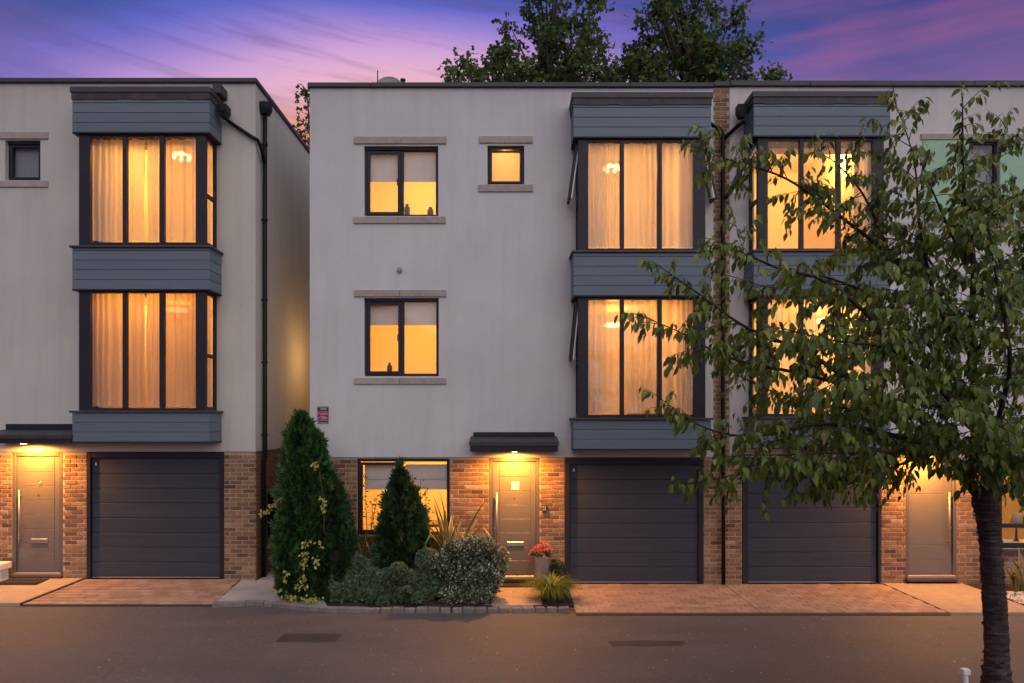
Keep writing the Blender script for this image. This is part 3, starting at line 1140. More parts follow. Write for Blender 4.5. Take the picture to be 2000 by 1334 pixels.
def curtain(parent, x0, x1, z0, z1, y, mat='sheer', pitch=.085, amp=.035, seed=0, name='curtain'):
    r_ = random.Random(seed)
    n = max(12, int((x1 - x0) / .012))
    mb = MB()
    ph = r_.uniform(0, 6)
    xs = [x0 + (x1 - x0) * i / n for i in range(n + 1)]
    ys = []
    for x in xs:
        ph += (x1 - x0) / n / pitch * 6.283 * (1 + .45 * math.sin(x * 7 + seed))
        ys.append(y + amp * math.sin(ph) + .4 * amp * math.sin(ph * .37 + 1))
    rows = 6
    for j in range(rows + 1):
        f_ = j / rows
        zz = z0 + (z1 - z0) * f_
        for i, x in enumerate(xs):
            k = 1 - .35 * f_
            mb.v.append((x + .008 * math.sin(j * 1.3 + i * .11), y + (ys[i] - y) * k, zz))
    w_ = n + 1
    for j in range(rows):
        for i in range(n):
            mb.f.append((j * w_ + i, j * w_ + i + 1, (j + 1) * w_ + i + 1, (j + 1) * w_ + i))
    return mb.build(name, mat, parent, True)


def bay(h, xl, xr, top, tiers, panes, opened=(), lead_bottom=12, seed=0):
    """two-storey boxed bay. px in the front plane.
    tiers: [(clad_top, clad_bottom, boards), (glass_top, glass_bottom, sill_bottom) ...] alternating
    opened: list of (window index, side, outward m)"""
    YF = -.50                      # face of the cladding
    YW = -.455                     # face of the window frame
    a, b = fx(xl, YF), fx(xr, YF)
    clads = [t_ for t_ in tiers if t_[0] == 'c']
    wins = [t_ for t_ in tiers if t_[0] == 'w']
    B = None
    for c_ in clads:
        o_ = MB().box(a + .02, b - .02, YF + .02, .0, fz(c_[2], YF) + .004, fz(c_[1], YF) - .002).build('bay_window' if B is None else 'bay_body', 'board_blue', B or h)
        B = B or o_
    # roof coping and lead apron
    zt = fz(top, YF)
    MB().cbox(a - .03, b + .03, YF - .03, -.002, zt - .10, zt, .008).build('bay_coping', 'coping_metal', B)
    zl_ = zt - .10
    lead = MB()
    n = 12
    for sgn in range(n):
        xa, xb = a - .008 + (b - a + .016) * sgn / n, a - .008 + (b - a + .016) * (sgn + 1) / n
        lead.box(xa, xb, YF - .012 - random.uniform(0, .004), YF + .01, zl_ - .105 - random.uniform(0, .014), zl_)
    lead.box(a - .012, a + .01, YF + .01, -.002, zl_ - .11, zl_)
    lead.box(b - .01, b + .012, YF + .01, -.002, zl_ - .11, zl_)
    lead.build('lead_apron', 'lead', B)
    for ci, c_ in enumerate(clads):
        zb, zt_ = fz(c_[2], YF), fz(c_[1], YF)
        nb_ = c_[3]
        pitch = .167
        z = zb + .02
        k = 0
        while z < zt_ - .02:
            z2 = min(z + pitch - .006, zt_)
            MB().cbox(a, b, YF, YF + .019, z, z2, .004).build('board', 'board_blue', B)
            MB().cbox(a + .001, a + .019, YF + .021, -.003, z, z2, .003).build('board', 'board_blue', B)
            MB().cbox(b - .019, b - .001, YF + .021, -.003, z, z2, .003).build('board', 'board_blue', B)
            z += pitch
            k += 1
        # bottom drip trim
        MB().cbox(a - .004, b + .004, YF - .004, -.002, zb - .004, zb + .018, .003).build('drip_trim', 'frame_dark', B)
    for wi, w_ in enumerate(wins):
        gt, gb, sb = fz(w_[1], YW), fz(w_[2], YW), fz(w_[3], YF)
        ztop = fz(clads[wi][2], YF) - .004
        zsill = fz(clads[wi + 1][1], YF)
        # sill
        MB().cbox(a - .035, b + .035, YF - .04, -.004, zsill, zsill + .035, .006).build('sill', 'coping_metal', B)
        zsill += .035
        fa, fb = a + .085, b - .085
        fr_ = MB()
        p_ = [(fx(q[0], YW), fx(q[1], YW)) for q in panes]
        # uprights: corner posts and mullions
        edges = [fa] + [v_ for q in p_ for v_ in q] + [fb]
        for i in range(0, len(edges), 2):
            fr_.cbox(edges[i], edges[i + 1], YW, YW + .075, zsill, ztop, .004)
        for q in p_:
            fr_.cbox(q[0], q[1], YW + .006, YW + .07, gt, ztop, .003)
            fr_.cbox(q[0], q[1], YW + .006, YW + .07, zsill, gb, .003)
        F_ = fr_.build('window_frame', 'frame_dark', B)
        for q in p_:
            pane(q[0] - .004, q[1] + .004, gb - .004, gt + .004, YW + .035, B)
        # side returns
        zm = gb + (gt - gb) * .46
        for side in (0, 1):
            xs = fa if side == 0 else fb
            s0, s1 = (xs, xs + .06) if side == 0 else (xs - .06, xs)
            rf = MB()
            rf.cbox(s0 + .002, s1 - .002, -.05, -.004, zsill, ztop, .003)
            rf.cbox(s0 + .004, s1 - .004, YW + .076, -.051, gt - .02, ztop, .003)
            rf.cbox(s0 + .004, s1 - .004, YW + .076, -.051, zsill, gb + .02, .003)
            rf.cbox(s0 + .004, s1 - .004, YW + .076, -.051, zm - .03, zm + .03, .003)
            rf.build('return_frame', 'frame_dark', B)
            xg = (s0 + s1) / 2
            MB().box(xg - .003, xg + .003, YW + .076, -.05, gb + .02, zm - .03).build('pane', 'glass', B)
            op = [o_ for o_ in opened if o_[0] == wi and o_[1] == side]
            if not op:
                MB().box(xg - .003, xg + .003, YW + .076, -.05, zm + .03, gt - .02).build('pane', 'glass', B)
            else:
                # top-hung sash swung outwards
                out = op[0][2]
                sg = -1 if side == 0 else 1
                H_ = gt - .02 - (zm + .03)
                an = math.asin(min(.9, out / H_))
                sm = MB()
                ya, yb = YW + .07, -.045
                sm.cbox(-.022, .022, ya, ya + .04, -H_, 0, .003)
                sm.cbox(-.022, .022, yb - .04, yb, -H_, 0, .003)
                sm.cbox(-.021, .021, ya + .04, yb - .04, -.045, 0, .003)
                sm.cbox(-.021, .021, ya + .04, yb - .04, -H_, -H_ + .045, .003)
                gm = MB().box(-.003, .003, ya + .04, yb - .04, -H_ + .045, -.045)
                stay = MB()
                stay.cbox(-.012, .012, ya + .1, ya + .115, -H_ + .01, -H_ + .022, .002)
                xh = xs + sg * .012
                ca, sa = math.cos(an), math.sin(an)
                for mbx in (sm, gm):
                    mbx.v = [(xh + x * ca - z * sa * sg, y, gt - .02 + z * ca + x * sa * sg) for x, y, z in mbx.v]
                so = sm.build('open_casement', 'frame_dark', B)
                gm.build('pane', 'glass', B)
                so2 = MB().cbox(-sg * .034 - .010, -sg * .034 + .010, ya + .002, ya + .03, -H_ + .01, -.01, .002)
                so2.v = [(xh + x * ca - z * sa * sg, y, gt - .02 + z * ca + x * sa * sg) for x, y, z in so2.v]
                so2.build('sash_liner', 'white_paint', B)
                MB().tube([(xh, ya + .1, zm + .06), (xh + sg * out * .95, ya + .1, zm + .06 + .02)], .006, 6).build('stay', 'steel', B)
        # bay floor and ceiling boards inside
        MB().box(a + .10, b - .10, YW + .078, .30, zsill - .02, zsill + .004).build('window_board', 'white_paint', B)
    return B


def coping(h, x0, x1, zt, zb, y0=-.05, y1=.36, joints=()):
    xs = [x0, *joints, x1]
    for i in range(len(xs) - 1):
        dz = random.uniform(-.004, .004)
        MB().cbox(xs[i] + .002, xs[i + 1] - .002, y0 - random.uniform(0, .006), y1, zb, zt + dz, .008).build('coping', 'coping_metal', h)


def garage(h, fr, dr, base, zoff_lines=8, sticker=True):
    """fr: frame px rect, dr: door px rect"""
    x0, x1, zt = fx(fr[0]), fx(fr[1]), fz(fr[2])
    d0, d1, dt = fx(dr[0], .06), fx(dr[1], .06), fz(dr[2], .06)
    g = MB()
    g.cbox(x0 + .002, d0 - .004, .012, .11, base, zt - .001, .006)
    g.cbox(d1 + .004, x1 - .002, .012, .11, base, zt - .001, .006)
    g.cbox(d0 - .004, d1 + .004, .014, .108, dt + .02, zt - .002, .006)
    g.cbox(d0 - .004, d1 + .004, .045, .107, dt - .002, dt + .02, .002)
    G = g.build('garage_door', 'frame_dark', h)
    n = zoff_lines
    zb = base + .022
    hgt = (dt - zb) / n
    for i in range(n):
        MB().cbox(d0, d1, .060, .100, zb + i * hgt + .0035, zb + (i + 1) * hgt - .0035, .006).build('panel', 'garage_paint', G)
    MB().box(d0, d1, .072, .10, zb, dt).build('backing', 'frame_dark', G)
    MB().cbox(d0, d1, .056, .10, base + .006, base + .021, .004).build('bottom_seal', 'sign_grey', G)
    if sticker:
        MB().cbox(d0 + .055, d0 + .085, .054, .060, dt - .12, dt - .085, .004).build('sticker', 'white_paint', G)
        MB().cbox(d0 + .06, d0 + .08, .054, .060, dt - .082, dt - .065, .004).build('sticker', 'white_paint', G)
    return G


def front_door(h, r, base, handle_left=True, square=False, grooves=7, numeral=False):
    x0, x1, zt = fx(r[0]), fx(r[1]), fz(r[2])
    zb = base + .075
    f_ = MB()
    f_.cbox(x0 + .002, x0 + .062, .02, .12, zb, zt - .002, .005)
    f_.cbox(x1 - .062, x1 - .002, .02, .12, zb, zt - .002, .005)
    f_.cbox(x0 + .062, x1 - .062, .022, .118, zt - .062, zt - .003, .005)
    Dd = f_.build('front_door', 'door_frame', h)
    a, b = x0 + .066, x1 - .066
    MB().cbox(a, b, .055, .11, zb + .012, zt - .066, .004).build('door_leaf', 'door_paint', Dd)
    lz0, lz1 = zb + .03, zt - .09
    ia, ib = a + .12, b - .10
    if not handle_left:
        ia, ib = a + .10, b - .12
    if grooves <= 3:
        ia, ib = a + .01, b - .16
    n = grooves + 1
    for i in range(n):
        q0 = lz0 + (lz1 - lz0) * i / n
        q1 = lz0 + (lz1 - lz0) * (i + 1) / n
        if grooves <= 3:
            cuts = [0, .13, .26, .72, 1.0]
            q0 = lz0 + (lz1 - lz0) * cuts[i]
            q1 = lz0 + (lz1 - lz0) * cuts[i + 1]
        MB().cbox(ia, ib, .049, .056, q0 + .003, q1 - .003, .003).build('door_panel', 'door_paint', Dd)
    # pull bar
    hx = a + .072 if handle_left else b - .075
    t0, t1 = zb + .50, zb + 1.50
    hb = MB()
    hb.tube([(hx, .0, t0), (hx, .0, t1)], .015, 10)
    hb.tube([(hx, .0, t0 + .12), (hx, .056, t0 + .12)], .01, 8)
    hb.tube([(hx, .0, t1 - .12), (hx, .056, t1 - .12)], .01, 8)
    hb.build('pull_handle', 'steel', Dd, True)
    kx = a + .03 if handle_left else b - .03
    MB().lathe(0, 0, [(.002, .0), (.022, .001), (.022, .012), (.012, .016)], 14)
    kmb_ = MB().tube([(kx, .042, zb + .86), (kx, .056, zb + .86)], .02, 14)
    kmb_.build('lock', 'steel', Dd)
    if grooves > 3:
        # letter plate
        lx = (x0 + x1) / 2 + .02
        lz = zb + .58
        lpz = MB()
        lpz.cbox(lx - .15, lx + .15, .034, .050, lz - .04, lz + .04, .006)
        lpz.cbox(lx - .14, lx + .14, .022, .036, lz + .005, lz + .036, .006)
        lpz.build('letter_plate', 'steel', Dd)
        MB().lathe(0, 0, [(.01, 0), (.01, .01)], 8)
        MB().tube([(lx - .02, .040, zb + 1.40), (lx - .02, .05, zb + 1.40)], .012, 10).build('spyhole', 'iron', Dd)
    if square:
        sx0, sx1, sz0, sz1 = fx(998.5), fx(1014), fz(957.5), fz(941.5)
        MB().cbox(sx0, sx1, .044, .050, sz0, sz1, .003).build('number_plate', 'white_paint', Dd)
    if numeral:
        nx, nz = (x0 + x1) / 2 + .03, zb + 1.62
        MB().tube([(nx - .03, .045, nz + .05), (nx - .034, .045, nz), (nx - .03, .045, nz - .05), (nx - .01, .045, nz - .06), (nx - .008, .045, nz - .02), (nx - .028, .045, nz - .005)], .006, 6).build('numeral', 'steel', Dd)
        MB().tube([(nx + .012, .045, nz + .02), (nx + .035, .045, nz + .012), (nx + .02, .045, nz - .03)], .005, 6).build('numeral', 'steel', Dd)
    # threshold
    MB().cbox(x0 + .03, x1 - .03, .0, .10, zb - .012, zb + .012, .004).build('threshold', 'threshold_metal', Dd)
    MB().cbox(x0 - .01, x1 + .01, -.045, .10, zb - .058, zb - .013, .006).build('sill', 'door_frame', Dd)
    MB().cbox(x0 + .01, x1 - .01, -.02, .10, base - .02, zb - .060, .006).build('step', 'rust_brick_step', Dd)
    return Dd


def canopy(h, xa, xb, py_up, py_slab, py_bot, lamp_px, energy=300):
    """door canopy: upstand against the wall, sloping lead top, fascia, downlight"""
    YC = -.52
    a, b = fx(xa, YC), fx(xb, YC)
    zb, zs = fz(py_bot, YC), fz(py_slab + 5, YC)
    zu = fz(py_up, -.03)
    c_ = MB()
    c_.cbox(a, b, YC, -.002, zb, zs - .03, .006)
    C_ = c_.build('canopy', 'frame_dark', h)
    lead = MB()
    lead.v = [(a - .015, YC - .015, zs - .075), (b + .015, YC - .015, zs - .075), (b + .015, -.004, zs - .028), (a - .015, -.004, zs - .028),
              (a - .015, YC - .015, zs - .012), (b + .015, YC - .015, zs - .012), (b + .015, -.004, zs + .075), (a - .015, -.004, zs + .075)]
    lead.f = [(0, 3, 2, 1), (4, 5, 6, 7), (0, 1, 5, 4), (1, 2, 6, 5), (2, 3, 7, 6), (3, 0, 4, 7)]
    lead.build('lead_top', 'lead', C_)
    MB().cbox(a + .03, b - .03, -.032, -.003, zs + .0751, zu, .005).build('upstand', 'frame_dark', C_)
    lx = fx(lamp_px, -.30)
    dl = MB().lathe(lx, -.30, [(.055, zb - .012), (.06, zb - .008), (.06, zb + .0)], 20).build('downlight', 'steel', C_)
    MB().lathe(lx, -.30, [(.012, zb - .017), (.045, zb - .016), (.048, zb - .0125)], 20).build('bulb', 'spot_glow', dl)
    light('downlight_lamp', 'SPOT', (lx, -.30, zb - .03), energy, (1, .38, .05), dl, .045, R(177))
    return C_


def downpipe(h, pts, r=.036, brackets=(), name='drainpipe'):
    o = MB().tube(pts, r, 12).build(name, 'pipe_black', h, True)
    for (x, y, z) in brackets:
        mb = MB()
        mb.tube([(x, y, z - .02), (x, y, z + .02)], r + .009, 12)
        mb.cbox(x - .012, x + .012, y, y + .07, z - .012, z + .012, .002)
        mb.build('bracket', 'pipe_black', o)
    return o


def hopper(h, x, y, z, w_=.2, d=.14, hh=.17):
    mb = MB()
    a = w_ / 2
    mb.v = [(x - a * .55, y - d * .4, z), (x + a * .55, y - d * .4, z), (x + a * .55, y + d * .4, z), (x - a * .55, y + d * .4, z),
            (x - a, y - d / 2, z + hh * .45), (x + a, y - d / 2, z + hh * .45), (x + a, y + d / 2, z + hh * .45), (x - a, y + d / 2, z + hh * .45),
            (x - a, y - d / 2, z + hh), (x + a, y - d / 2, z + hh), (x + a, y + d / 2, z + hh), (x - a, y + d / 2, z + hh)]
    mb.f = [(0, 3, 2, 1), (8, 9, 10, 11)]
    for o_ in (0, 4):
        for i in range(4):
            j = (i + 1) % 4
            mb.f.append((o_ + i, o_ + j, o_ + 4 + j, o_ + 4 + i))
    return mb.build('hopper', 'pipe_black', h)


def chandelier(loc, label, kind):
    x, y, z = loc
    t_ = thing('chandelier' if kind == 'crystal' else 'ceiling_light', label, 'ceiling lamp', (x, y, z))
    if kind == 'crystal':
        MB().tube([(x, y, z + .12), (x, y, z + .42)], .008, 6).build('rod', 'steel', t_)
        MB().lathe(x, y, [(.02, z + .12), (.16, z + .10), (.17, z + .06), (.03, z + .05)], 20).build('ring', 'steel', t_, True)
        for k in range(6):
            a = k * math.pi / 3
            cx_, cy_ = x + .15 * math.cos(a), y + .15 * math.sin(a)
            MB().lathe(cx_, cy_, [(.008, z - .04), (.034, z - .01), (.036, z + .02), (.012, z + .05)], 10).build('bulb', 'lamp_glow', t_, True)
    else:
        MB().tube([(x, y, z + .05), (x, y, z + .40)], .008, 6).build('rod', 'steel', t_)
        MB().lathe(x, y, [(.02, z - .01), (.19, z), (.20, z + .03), (.15, z + .055), (.02, z + .06)], 24).build('lamp_shade', 'lamp_glow', t_, True)
    return t_


# ================================================================== MAIN HOUSE
MAINH = thing('terraced_house', 'cool white three-storey house with stone-trimmed windows, blue-grey bay and grey front door', 'house', (-1, 3, 0))
ZT = fz(172)
ZBR = fz(893)
WX0, WX1 = fx(605), fx(1393)
bx0, bx1 = fx(1149, -.455) - .05, fx(1356, -.455) + .08
holes = [(fx(711), fx(856), fz(422), fz(285)), (fx(952), fx(1024), fz(360), fz(284)), (fx(711), fx(857), fz(735), fz(582)),
         (bx0, bx1, fz(489, -.4), fz(272, -.4)), (bx0, bx1, fz(815, -.4), fz(581, -.4))]
mb = MB()
wall_holes(mb, WX0, WX1, ZBR, ZT, holes, 0, .30)
mb.box(WX0, WX0 + .3, .3005, 8, ZBR, ZT)
mb.box(WX1 - .15, WX1, .3005, 8, ZBR, ZT)
mb.box(WX0 + .3005, WX1 - .1505, 7.7, 8, ZBR, ZT)
mb.build('wall', 'render_cool', MAINH)
MB().box(WX0 + .3005, WX1 - .1505, .3005, 7.699, ZT - .35, ZT - .2).build('roof', 'lead', MAINH)
coping(MAINH, WX0 - .03, WX1 + .001, fz(160.5, -.05), ZT + .001, joints=(fx(724), fx(1230)))
MB().cbox(WX0 - .03, WX0 + .34, .37, 8.04, ZT + .001, fz(160.5, -.05), .008).build('coping', 'coping_metal', MAINH)
# brick storey
mb = MB()
gw = (fx(697), fx(878), fz(1046), fz(896))
dr_ = (fx(955), fx(1054), -.1, fz(894.5))
ga_ = (fx(1103), fx(1375), -.1, fz(893.6))
wall_holes(mb, WX0 + .02, fx(1375), -.055, ZBR - .001, [gw, dr_, (ga_[0], ga_[1] + .1, ga_[2], ga_[3])], .024, .30)
mb.box(WX0 + .02, WX0 + .3, .3005, 8, -.05, ZBR - .001)
BW = mb.build('brick_wall', 'mortar', MAINH)
for (a, b, zb_, zt_) in ((WX0 + .02, gw[0], 0, ZBR - .01), (gw[1], dr_[0], 0, ZBR - .01), (dr_[1], ga_[0], 0, ZBR - .01)):
    lay_bricks(BW, a, b, zb_, zt_, .0165, phase=.06)
lay_bricks(BW, gw[0], gw[1], 0, gw[2] - .03, .0165, phase=.06, joined=True)
lay_bricks(BW, 0.02, 7.9, 0, ZBR - .01, WX0 + .015, axis='y', joined=True)
# windows
window(MAINH, (711, 856, 285, 422), 783, (692, 872, 267.5, 281.5), (691, 870.5, 423.5, 437), blind=346)
window(MAINH, (952, 1024, 284, 360), None, (936, 1041, 266.5, 280), (935, 1041, 361, 375), glassmat='glass_frosted')
window(MAINH, (711, 857, 582, 735), 784, (692, 872, 566.5, 580), (692, 872, 738, 750.5), blind=630)
gwin = window(MAINH, (697, 878, 896, 1046), 783, None, None, blind=None, y=.06)
for (pa, pb) in ((709, 779), (790, 872)):
    for k, (q0, q1) in enumerate(((908, 938), (937, 958))):
        yb_ = .15 + .012 * k
        mbk = MB()
        mbk.cbox(fx(pa), fx(pb), yb_, yb_ + .01, fz(q1), fz(q0) + (.03 if k else 0), .004)
        mbk.build('roman_blind', 'blind_cloth', gwin)
MB().cbox(fx(694), fx(881), -.05, .10, fz(1052), fz(1046) - .002, .006).build('sill', 'coping_metal', gwin)

MBAY = bay(MAINH, 1120, 1389, 181, [('c', 205, 269, 4), ('w', 277, 485, 492), ('c', 493.5, 579, 4), ('w', 585, 810, 820), ('c', 820, 879, 3)],
           [(1149, 1211), (1219, 1284), (1293, 1355)], opened=[(0, 0, .13), (1, 0, .10), (0, 1, .20)])
garage(MAINH, (1103, 1375, 893.5), (1113, 1363, 908), 0)
front_door(MAINH, (955, 1054, 894.5), .05, True, True)
canopy(MAINH, 918, 1090, 844, 857, 882, 1005)
# rooms
room(MAINH, fx(640), fx(920), fz(455), fz(255), .302, 2.6, (fx(800), 1.1, fz(290)), 48)
room(MAINH, fx(930), fx(1050), fz(455), fz(255), .302, 2.0, (fx(988, .5), .5, fz(320, .5)), 22)
room(MAINH, fx(640), fx(1050), fz(770), fz(560), .302, 3.0, (fx(805), 1.1, fz(600)), 62)
room(MAINH, fx(640), fx(930), .02, fz(880), .302, 3.4, (fx(800), 1.7, fz(925)), 62)
room(MAINH, bx0 - .25, bx1 + .03, fz(496, -.4), ZT - .37, .302, 3.4, (fx(1195, 1.3), 1.3, fz(326, 1.3)), 62, fixture=False)
room(MAINH, bx0 - .25, bx1 + .03, fz(822, -.4), fz(572, -.4), .302, 3.4, (fx(1197, 1.3), 1.3, fz(633, 1.3)), 72, (1, .37, .04), fixture=False)
chandelier((fx(1195, 1.3), 1.3, fz(330, 1.3)), 'crystal chandelier glowing behind sheer curtain above the main garage, top floor', 'crystal')
chandelier((fx(1197, 1.3), 1.3, fz(637, 1.3)), 'round flat ceiling light glowing in the middle-floor bay above the main garage', 'disc')
for (q0, q1, sd) in ((275, 487, 3), (583, 813, 5)):
    za, zb_ = fz(q1, -.3) + .05, fz(q0, -.3) + .05
    A, Bx = fx(1140, -.3), fx(1372, -.3)
    curtain(MBAY, A + .06, Bx - .06, za, zb_, -.27, 'sheer', .13, .042, sd)
    curtain(MBAY, A + .02, A + .42, za, zb_, -.19, 'sheer', .06, .04, sd + 1)
    curtain(MBAY, Bx - .40, Bx - .02, za, zb_, -.19, 'sheer', .06, .04, sd + 2)
# wall fittings
vx, vz = fx(781), fz(528)
ve = MB()
ve.tube([(vx, -.03, vz), (vx, .0, vz)], .05, 18)
ve.tube([(vx, -.05, vz), (vx, -.03, vz)], .028, 14)
ve.build('vent_cap', 'sign_grey', MAINH)
bell = MB().cbox(fx(1058.5), fx(1068), -.012, .016, fz(1000), fz(986), .004).build('bell_panel', 'iron', MAINH)
for i in range(2):
    for j in range(2):
        MB().cbox(fx(1060 + 3.6 * i), fx(1062.8 + 3.6 * i), -.017, -.0115, fz(992 + 5 * j), fz(988.5 + 5 * j), .002).build('button', 'sign_grey', bell)
lan = MB().cbox(WX0 - .12, WX0 - .005, 2.35, 2.5, 4.15, 4.4, .01).build('side_window_standin', 'lamp_glow', MAINH)  # unseen glowing box added in place of the lit side window
light('side_window_light', 'POINT', (WX0 - .2, 2.42, 4.2), 9, (1, .42, .09), lan, .08)
# objects in the rooms behind the windows
bz = fz(417) + .02
for (px_, hh, rr_) in ((797, .22, .055), (842, .16, .06)):
    xx = fx(px_, .35)
    tag(MB().lathe(xx, .24, [(rr_ * .8, bz - .02), (rr_, bz + hh * .5), (rr_ * .95, bz + hh * .7), (rr_ * .5, bz + hh * .85), (rr_ * .6, bz + hh)], 14).build('jar', 'vase_dark', None, True),
        'taller dark jar near the mullion inside the top-floor double window' if px_ < 800 else 'shorter dark jar near the jamb inside the top-floor double window', 'jar', 'jars inside the top-floor window')
bz = fz(728) + .02
tag(MB().lathe(fx(762, .3), .24, [(.03, bz - .02), (.05, bz + .05), (.045, bz + .12), (.02, bz + .15), (.025, bz + .18)], 14).build('bottle', 'vase_dark', None, True), 'small dark bottle inside the middle-floor double window', 'bottle')
sf = thing('sofa', 'pale sofa seen through the curtains of the middle-floor bay above the main garage', 'sofa', (fx(1290, 1), 1.2, fz(822, -.4)))
zf_ = fz(822, -.4)
MB().cbox(fx(1240, .8), fx(1345, .8), .75, 1.5, zf_ + .08, zf_ + .42, .05).build('seat', 'sofa_cloth', sf)
MB().cbox(fx(1240, .8), fx(1345, .8), 1.5, 1.7, zf_ + .08, zf_ + .85, .06).build('backrest', 'sofa_cloth', sf)
kt = thing('kitchen_table', 'small table with a dark top inside the lit ground-floor window', 'table', (fx(830, .9), 1.0, .02))
MB().cbox(fx(800, .8), fx(868, .8), .7, 1.3, .90, .95, .006).build('tabletop', 'vase_dark', kt)
for (qx, qy) in ((804, .75), (862, .75), (804, 1.25), (862, 1.25)):
    MB().cbox(fx(qx, .8) - .02, fx(qx, .8) + .02, qy - .02, qy + .02, .022, .90, .004).build('leg', 'vase_dark', kt)

# sign
sx0, sx1 = fx(620), fx(642.5)
sg = thing('wall_sign', 'small black and magenta notice plate fixed high on the corner of the white wall', 'sign', ((sx0 + sx1) / 2, -.01, fz(827)))
MB().cbox(sx0, sx1, -.014, -.002, fz(827.5), fz(793), .003).build('plate', 'sign_grey', sg)
MB().box(sx0 + .006, sx1 - .006, -.0165, -.014, fz(803), fz(796)).build('header', 'sign_black', sg)
MB().box(sx0 + .006, sx1 - .006, -.0165, -.014, fz(820), fz(804.2)).build('field', 'sign_magenta', sg)
MB().box(sx0 + .02, sx1 - .012, -.0165, -.014, fz(824.5), fz(821.8)).build('footer', 'sign_black', sg)
ln = MB()
for (q, a, b) in ((798.3, .28, .82), (799.8, .30, .80), (806.8, .30, .88), (809.2, .25, .9), (813.4, .22, .7), (815.6, .4, .9), (818, .3, .85)):
    w_ = sx1 - sx0
    ln.box(sx0 + w_ * a, sx0 + w_ * b, -.018, -.0165, fz(q + .45), fz(q - .45))
for q in (807.4, 816.4):
    ln.box(sx0 + .018, sx0 + .036, -.018, -.0165, fz(q + 1), fz(q - 1))
ln.build('lettering', 'sign_pale', sg)

# roof fittings
ry = 3.0
dx_ = fx(757, ry)
ds = thing('satellite_dish', 'pale grey dish standing on the flat roof behind the parapet', 'satellite dish', (dx_, ry, ZT - .2))
dm = MB()
zc = fz(172, ry)
rad = .36
nA, nR = 28, 6
for j in range(nR + 1):
    rr_ = rad * j / nR
    for i in range(nA):
        a = 2 * math.pi * i / nA
        dm.v.append((dx_ + rr_ * math.cos(a), ry + .25 - .55 * (rr_ ** 2) * 1.2, zc + rr_ * math.sin(a) * .95))
for j in range(nR):
    for i in range(nA):
        k = (i + 1) % nA
        dm.f.append((j * nA + i, j * nA + k, (j + 1) * nA + k, (j + 1) * nA + i))
dm.build('dish', 'dish_grey', ds, True)
MB().tube([(dx_, ry + .3, ZT - .2), (dx_, ry + .3, zc)], .025, 8).build('mast', 'steel', ds)
MB().tube([(fx(741, ry), ry - .2, ZT - .2), (fx(741, ry), ry - .2, fz(147, ry))], .012, 6).build('aerial', 'iron', ds)
vt = thing('roof_vent', 'short dark vent pipe with cap standing beside the roof dish', 'vent', (fx(787, ry), ry, ZT - .2))
MB().tube([(fx(787, ry), ry, ZT - .2), (fx(787, ry), ry, fz(158, ry))], .035, 10).build('pipe', 'iron', vt)
MB().tube([(fx(787, ry), ry, fz(158, ry)), (fx(787, ry), ry, fz(155, ry))], .06, 12).build('cap', 'iron', vt)

# ================================================================== BRICK PIER BETWEEN THE HOUSES
PIER = thing('brick_pier', 'tall narrow brown brick pier between the two joined houses', 'pier', (fx(1410), .1, 0))
pm = MB()
pm.box(WX1 + .002, fx(1425) - .002, .012, .30, ZBR, fz(170))
pm.box(fx(1375) + .002, fx(1450) - .002, .024, .30, -.055, ZBR - .001)
PM = pm.build('mortar_core', 'mortar', PIER)
lay_bricks(PM, WX1 + .004, fx(1425) - .004, ZBR + .002, fz(172), .004, phase=WX1 + .03)
lay_bricks(PM, fx(1375) + .004, fx(1450) - .004, 0, ZBR - .01, .0165, phase=.06)
MB().cbox(WX1 + .004, fx(1425) - .004, -.045, .36, fz(169.9), fz(158.5, -.05), .008).build('coping', 'coping_metal', PIER)
pxp = fx(1412, -.06)
downpipe(PIER, [(fx(1391, -.3), -.22, fz(243, -.2)), (fx(1398, -.1), -.07, fz(247, -.1)), (pxp - .06, -.06, fz(251, -.06)), (pxp, -.06, fz(262, -.06)), (pxp, -.06, fz(800)), (pxp + .01, -.06, 0.0)],
         .034, [(pxp, -.06, fz(420)), (pxp, -.06, fz(700)), (pxp + .006, -.06, fz(905)), (pxp + .008, -.06, fz(1110))])
downpipe(PIER, [(fx(1452, -.2), -.2, fz(238, -.2)), (fx(1440, -.07), -.065, fz(247, -.06)), (pxp + .03, -.06, fz(270, -.06))], .034)
hopper(PIER, fx(1449, -.25), -.22, fz(232, -.2), .16, .16, .22)

# ================================================================== RIGHT HOUSE
RH = thing('terraced_house', 'house behind the cherry tree with blue-grey bay, green-panelled top window and grey door', 'house', (8, 3, 0))
RX0, RX1 = fx(1425), 13.0
ZTR = fz(170)
r0, r1 = fx(1500, -.455) - .08, fx(1705, -.455) + .05
mb = MB()
wall_holes(mb, RX0, RX1, ZBR, ZTR, [(r0, r1, fz(489, -.4), fz(271, -.4)), (r0, r1, fz(815, -.4), fz(580, -.4)), (fx(1893), fx(1952), fz(430), fz(274)), (fx(1960), fx(2105), fz(735), fz(582))], 0, .30)
mb.box(RX0, RX0 + .15, .3005, 8, ZBR, ZTR)
mb.box(RX1 - .3, RX1, .3005, 8, ZBR, ZTR)
mb.box(RX0 + .1505, RX1 - .3005, 7.7, 8, ZBR, ZTR)
mb.build('wall', 'render_light', RH)
MB().box(RX0 + .1505, RX1 - .3005, .3005, 7.699, ZTR - .35, ZTR - .2).build('roof', 'lead', RH)
coping(RH, RX0 - .001, RX1 + .03, fz(157, -.05), ZTR + .001, joints=(fx(1580), fx(1900)))
mb = MB()
rga = (fx(1450), fx(1722), -.1, fz(893.6))
rdr = (fx(1770), fx(1870), -.1, fz(894.5))
rgw = (fx(1950), fx(2140), fz(1072), fz(896))
